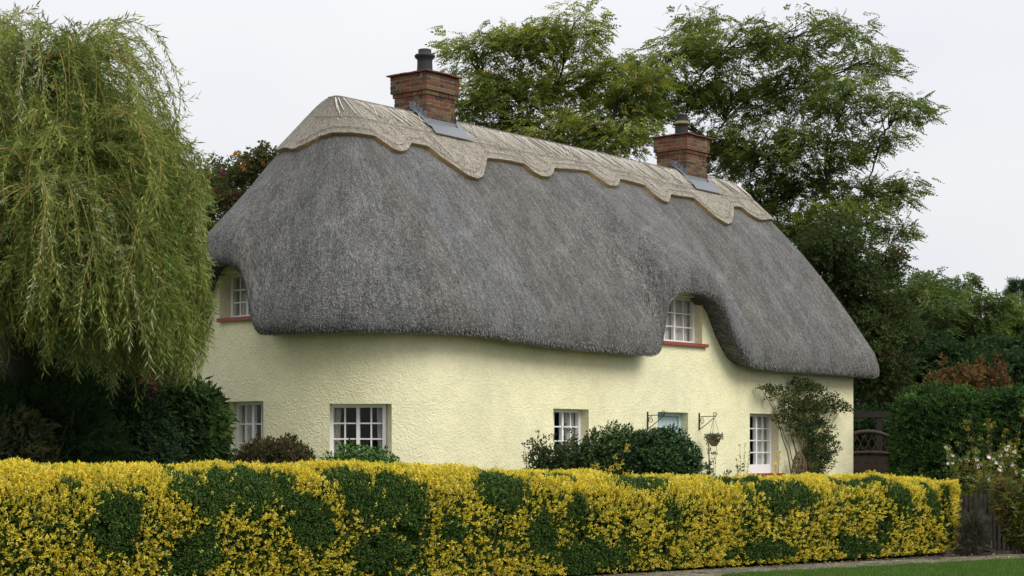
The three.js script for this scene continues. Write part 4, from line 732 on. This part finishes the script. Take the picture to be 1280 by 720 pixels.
// thin upright plants
function upright(name, label, base, o) {
  const r = rng(o.seed), g = new THREE.Group(); g.position.copy(base); top(g, name, label, 'plant', o.group);
  const stems = [], it = [], fl = [];
  for (let k = 0; k < o.n; k++) {
    const h = o.h * (0.65 + 0.4 * r()), lean = V((r() - 0.5) * o.w * 2, 0, (r() - 0.5) * o.w * 1.2), st = V(lean.x * 0.35, 0, lean.z * 0.35), e = V(lean.x, h, lean.z), P = bez(st, V(st.x, h * 0.55, st.z), e, 7); stems.push(tube(P, o.sr || 0.007, 0.003, 4));
    for (let i = 0; i < o.leaf; i++) { const t = lerp(o.from || 0.15, 1, r()), p = P[Math.min(7, Math.floor(t * 7.99))].clone().lerp(P[Math.min(7, Math.floor(t * 7.99) + 1)], r()), a = r() * 6.28, d = V(Math.cos(a), 0.35 + 0.5 * r(), Math.sin(a)).normalize(); it.push({ p, q: quatTo(YA, d, r() * 6), s: (o.scale || 0.6) * (0.7 + 0.6 * r()), c: tint(r, o.pal, 0.2) }); }
    if (o.flower) fl.push({ p: e.clone(), q: quatTo(YA, V(r() - 0.5, 0.5, 0.4 + r() * 0.6).normalize(), r() * 6), s: 0.75 + 0.5 * r(), c: tint(r, o.flower, 0.08) });
  }
  mesh(mergeGeometries(stems), o.stemMat || M.stem, 'stems', g, 'stuff'); leaves(it, o.geo || GEO.sprig, M.leaf, 'leaves', g); if (fl.length) leaves(fl, flowerGeo, M.leaf, 'flowers', g);
  return g;
}
const flowerGeo = (() => { const P = [], I = []; for (let k = 0; k < 6; k++) { const a = k / 6 * 6.283, d = V(Math.cos(a), 0.15, Math.sin(a)).normalize(); leafInto(P, I, V(0, 0, 0), d, V().crossVectors(YA, d).normalize(), 0.036, 0.03, 0.05); } return geoFrom(P, I); })();
upright('tall_plant', 'thin upright plant with small leaves under the hanging basket', G(889, 30.4), { seed: 81, n: 5, h: 1.75, w: 0.1, leaf: 12, scale: 0.6, pal: [[0.03, 0.06, 0.02], [0.06, 0.09, 0.025]] });
upright('wispy_plant', 'wispy pale seed stalks against the wall beside the red sill window', G(928, 32.2), { seed: 82, n: 5, h: 1.6, w: 0.2, leaf: 10, from: 0.5, scale: 0.3, pal: [[0.3, 0.26, 0.15], [0.2, 0.19, 0.08]], stemMat: M.willowStem });
upright('rose_bush', 'leggy rose stems with few leaves left of the loose rose bush', G(664, 27.8), { seed: 83, n: 7, h: 1.75, w: 0.22, leaf: 9, scale: 0.6, pal: [[0.03, 0.05, 0.02], [0.06, 0.06, 0.02]] });
upright('yellow_shrub', 'bright yellow leafed sprigs rising in front of the dense shrub', G(758, 25.4), { seed: 84, n: 8, h: 1.55, w: 0.26, leaf: 5, from: 0.5, scale: 0.5, geo: GEO.sprigLong, pal: [[0.5, 0.36, 0.03], [0.6, 0.46, 0.05], [0.3, 0.28, 0.04]], stemMat: M.stemRed });
upright('yellow_flower_plant', 'small yellow flowers beside the wicker support', G(971, 33.4), { seed: 85, n: 5, h: 1.55, w: 0.12, leaf: 3, scale: 0.4, pal: [[0.1, 0.13, 0.03], [0.5, 0.4, 0.03]], flower: [[0.65, 0.5, 0.03]] });
upright('low_plant', 'low dark leafy plant between the thin upright plant and the wall', G(902, 29.2), { seed: 86, n: 10, h: 1.3, w: 0.3, leaf: 14, scale: 0.7, pal: [[0.03, 0.06, 0.02], [0.05, 0.09, 0.025]] });

// ---------------------------------------------------------------- garden gate behind the cottage corner
{
  const g = new THREE.Group(); g.position.copy(G(1084, 38.2)); g.rotation.y = 0.15; top(g, 'garden_gate', 'brown wooden garden gate with arched lattice top beside the cottage', 'gate');
  const w = 1.5, hb = 1.42;
  for (let k = 0; k < 8; k++) { const b = mesh(box(w, hb / 8 - 0.012, 0.03), M.woodBrown, 'board', g); b.position.set(0, (k + 0.5) * hb / 8, 0.004 * (k % 2)); }
  const arch = (y0, rise, rad) => { const P = []; for (let i = 0; i <= 14; i++) { const t = i / 14 * 2 - 1; P.push(V(t * w / 2, y0 + rise * (1 - t * t), 0.03)); } return tube(P, rad, rad, 6); };
  mesh(arch(1.66, 0.26, 0.045), M.woodBrown, 'arch_rail', g); mesh(arch(1.42, 0.05, 0.04), M.woodBrown, 'lower_rail', g);
  for (let k = 0; k < 9; k++) for (const sg of [-1, 1]) { const x = -w / 2 + 0.1 + k * 0.165, y1 = 1.66 + 0.26 * (1 - ((x + sg * 0.12) / (w / 2)) ** 2); mesh(tube([V(x - sg * 0.12, 1.44, 0.02 + sg * 0.012), V(x + sg * 0.12, Math.max(1.5, y1), 0.02 + sg * 0.012)], 0.013, 0.013, 4), M.woodBrown, 'lattice_slat', g); }
  for (const x of [-w / 2 - 0.06, w / 2 + 0.06]) mesh(box(0.11, 1.75, 0.11, x, 0.875, 0), M.woodBrown, 'gate_post', g);
  const a = new THREE.Group(); a.position.copy(G(1088, 38.9)); top(a, 'garden_arbour', 'dark timber arbour beam and posts over the garden gate', 'arbour');
  mesh(box(2.3, 0.13, 0.14, 0, 2.3, 0), M.woodDark, 'beam', a); for (const x of [-0.95, 0.2, 0.95]) mesh(box(0.11, 2.235, 0.11, x, 1.1175, 0), M.woodDark, 'post', a);
}
// ---------------------------------------------------------------- picket fence, border plants, step
{
  const p0 = groundAt(1184, 694), dir = V(0.83, 0, -0.56).normalize(), g = new THREE.Group(); g.position.set(p0.x, 0, p0.z); g.rotation.y = Math.atan2(0.56, 0.83); top(g, 'picket_fence', 'low dark brown picket fence at the end of the hedge', 'fence');
  const r = rng(91);
  for (let k = 0; k < 34; k++) { const h = 0.82 + 0.04 * r(), b = mesh(box(0.062, h, 0.02), M.woodDark, 'picket', g); b.position.set(0.05 + k * 0.105, h / 2 + 0.04, 0.02); b.rotation.z = (r() - 0.5) * 0.03; }
  for (const y of [0.22, 0.66]) mesh(box(3.6, 0.07, 0.035, 1.8, y, -0.012), M.woodDark, 'rail', g);
  mesh(box(0.62, 0.12, 0.03, 0.42, 0.075, 0.05), M.woodDark, 'gravel_board', g);
  for (const x of [0, 0.95, 1.9, 2.85]) mesh(box(0.09, 0.95, 0.09, x, 0.475, -0.08), M.woodDark, 'fence_post', g);
  const st = mesh(new THREE.BoxGeometry(0.42, 0.1, 0.3, 4, 1, 3), M.stone); const pp = st.geometry.attributes.position; for (let i = 0; i < pp.count; i++) pp.setXYZ(i, pp.getX(i) * (1 + 0.06 * noise.noise(i, 1, 2)), pp.getY(i) + 0.012 * noise.noise(pp.getX(i) * 9, i * 0.3, 2), pp.getZ(i)); st.geometry.computeVertexNormals();
  st.position.copy(groundAt(1186, 695)); st.position.y = 0.06; st.rotation.y = 0.6; top(st, 'stone_step', 'worn stone step between the hedge end and the picket fence', 'step');
}
shrubAt(1216, 640, 25.6, 15, { seed: 101, name: 'lavender_bush', label: 'dry grey green lavender bush in front of the picket fence', pal: [[0.06, 0.062, 0.04], [0.085, 0.085, 0.055], [0.05, 0.055, 0.03]], geo: GEO.spray, axisZ: true, density: 380, scale: 0.5, loose: true, upward: 0.8 });
upright('anemone_plant', 'tall clump of white and pink flowers behind the picket fence', G(1215, 28.0), { seed: 102, n: 26, h: 1.5, w: 0.42, leaf: 12, scale: 0.8, pal: [[0.08, 0.12, 0.022], [0.14, 0.17, 0.03], [0.22, 0.22, 0.035]], flower: [[0.75, 0.66, 0.7], [0.72, 0.58, 0.66], [0.8, 0.76, 0.76]] });
upright('anemone_plant', 'white flowered clump at the far end of the picket fence', G(1264, 28.4), { seed: 103, n: 22, h: 1.55, w: 0.42, leaf: 14, scale: 0.8, pal: [[0.08, 0.11, 0.02], [0.16, 0.16, 0.03], [0.24, 0.22, 0.035]], flower: [[0.75, 0.66, 0.7], [0.8, 0.76, 0.76]] });
upright('yellow_leaved_plant', 'tall stems with yellow autumn leaves in front of the conifer hedge', G(1240, 30.5), { seed: 104, n: 22, h: 2.15, w: 0.6, leaf: 10, from: 0.35, scale: 0.55, pal: [[0.42, 0.32, 0.03], [0.3, 0.26, 0.03], [0.1, 0.12, 0.02]] });
upright('border_plant', 'tangled yellow green border plants spilling beside the picket fence', G(1276, 26.0), { seed: 105, n: 54, h: 1.05, w: 0.4, leaf: 16, scale: 0.85, geo: GEO.sprigLong, pal: [[0.06, 0.10, 0.02], [0.12, 0.15, 0.03], [0.22, 0.20, 0.035], [0.12, 0.08, 0.025]], flower: [[0.6, 0.48, 0.03], [0.12, 0.12, 0.04], [0.1, 0.1, 0.04]] });
shrubAt(1275, 618, 27.4, 34, { seed: 106, name: 'border_shrub', label: 'tawny leafed shrub behind the tangled border plants', pal: [[0.05, 0.06, 0.018], [0.10, 0.085, 0.025], [0.14, 0.10, 0.03]], density: 260 });

// ---------------------------------------------------------------- grass on the verge
{
  const r = rng(111), it = [], P = [], I = [];
  for (let k = 0; k < 7; k++) { const a = r() * 6.28, d = V(Math.cos(a) * 0.35, 1, Math.sin(a) * 0.35).normalize(); leafInto(P, I, V((r() - 0.5) * 0.06, 0, (r() - 0.5) * 0.06), d, sideOf(d, r), 0.05 + 0.03 * r(), 0.007, 0.1); }
  const tg = geoFrom(P, I), pd = V(0.83, 0, -0.56).normalize(), pn = V(0.56, 0, 0.83).normalize(), p0 = V(4.37, 0, -23.95);
  for (let i = 0; i < 26000; i++) { const t = -3 + 9 * r(), o = 1.14 + 2.3 * Math.pow(r(), 1.3) + 0.22 * fbm(t * 3, 2, 2, 2); const p = p0.clone().addScaledVector(pd, t).addScaledVector(pn, o); it.push({ p, q: quatTo(YA, V((r() - 0.5) * 0.4, 1, (r() - 0.5) * 0.4).normalize(), r() * 6.28), s: 0.7 + 0.7 * r(), c: tint(r, [[0.06, 0.13, 0.018], [0.085, 0.17, 0.025], [0.12, 0.20, 0.035]], 0.2) }); }
  const g = new THREE.Group(); top(g, 'verge_grass', 'short bright green grass of the roadside verge', 'grass', null, 'stuff'); leaves(it, tg, M.leaf, 'grass_blades', g);
}
{ // fallen leaves at the foot of the hedge and on the path
  const r = rng(121), it = [], P = [], I = []; leafInto(P, I, V(0, 0, 0), V(0, 0.12, 1).normalize(), V(1, 0, 0), 0.05, 0.028, 0.12);
  for (let i = 0; i < 1500; i++) { const p = HE.clone().addScaledVector(HD, -3 + 15 * r()).addScaledVector(HN, 0.1 + 1.9 * r() * r()); p.y = 0.03; it.push({ p, q: quatTo(YA, V((r() - 0.5) * 0.5, 1, (r() - 0.5) * 0.5).normalize(), r() * 6.28), s: 0.5 + 0.8 * r(), c: tint(r, [[0.16, 0.09, 0.03], [0.3, 0.2, 0.04], [0.09, 0.06, 0.03], [0.4, 0.32, 0.06]], 0.25) }); }
  const g = new THREE.Group(); top(g, 'fallen_leaves', 'scattered brown and yellow fallen leaves along the foot of the hedge', 'leaves', null, 'stuff'); leaves(it, geoFrom(P, I), M.leaf, 'dead_leaves', g);
}
renderer.render(scene, camera);
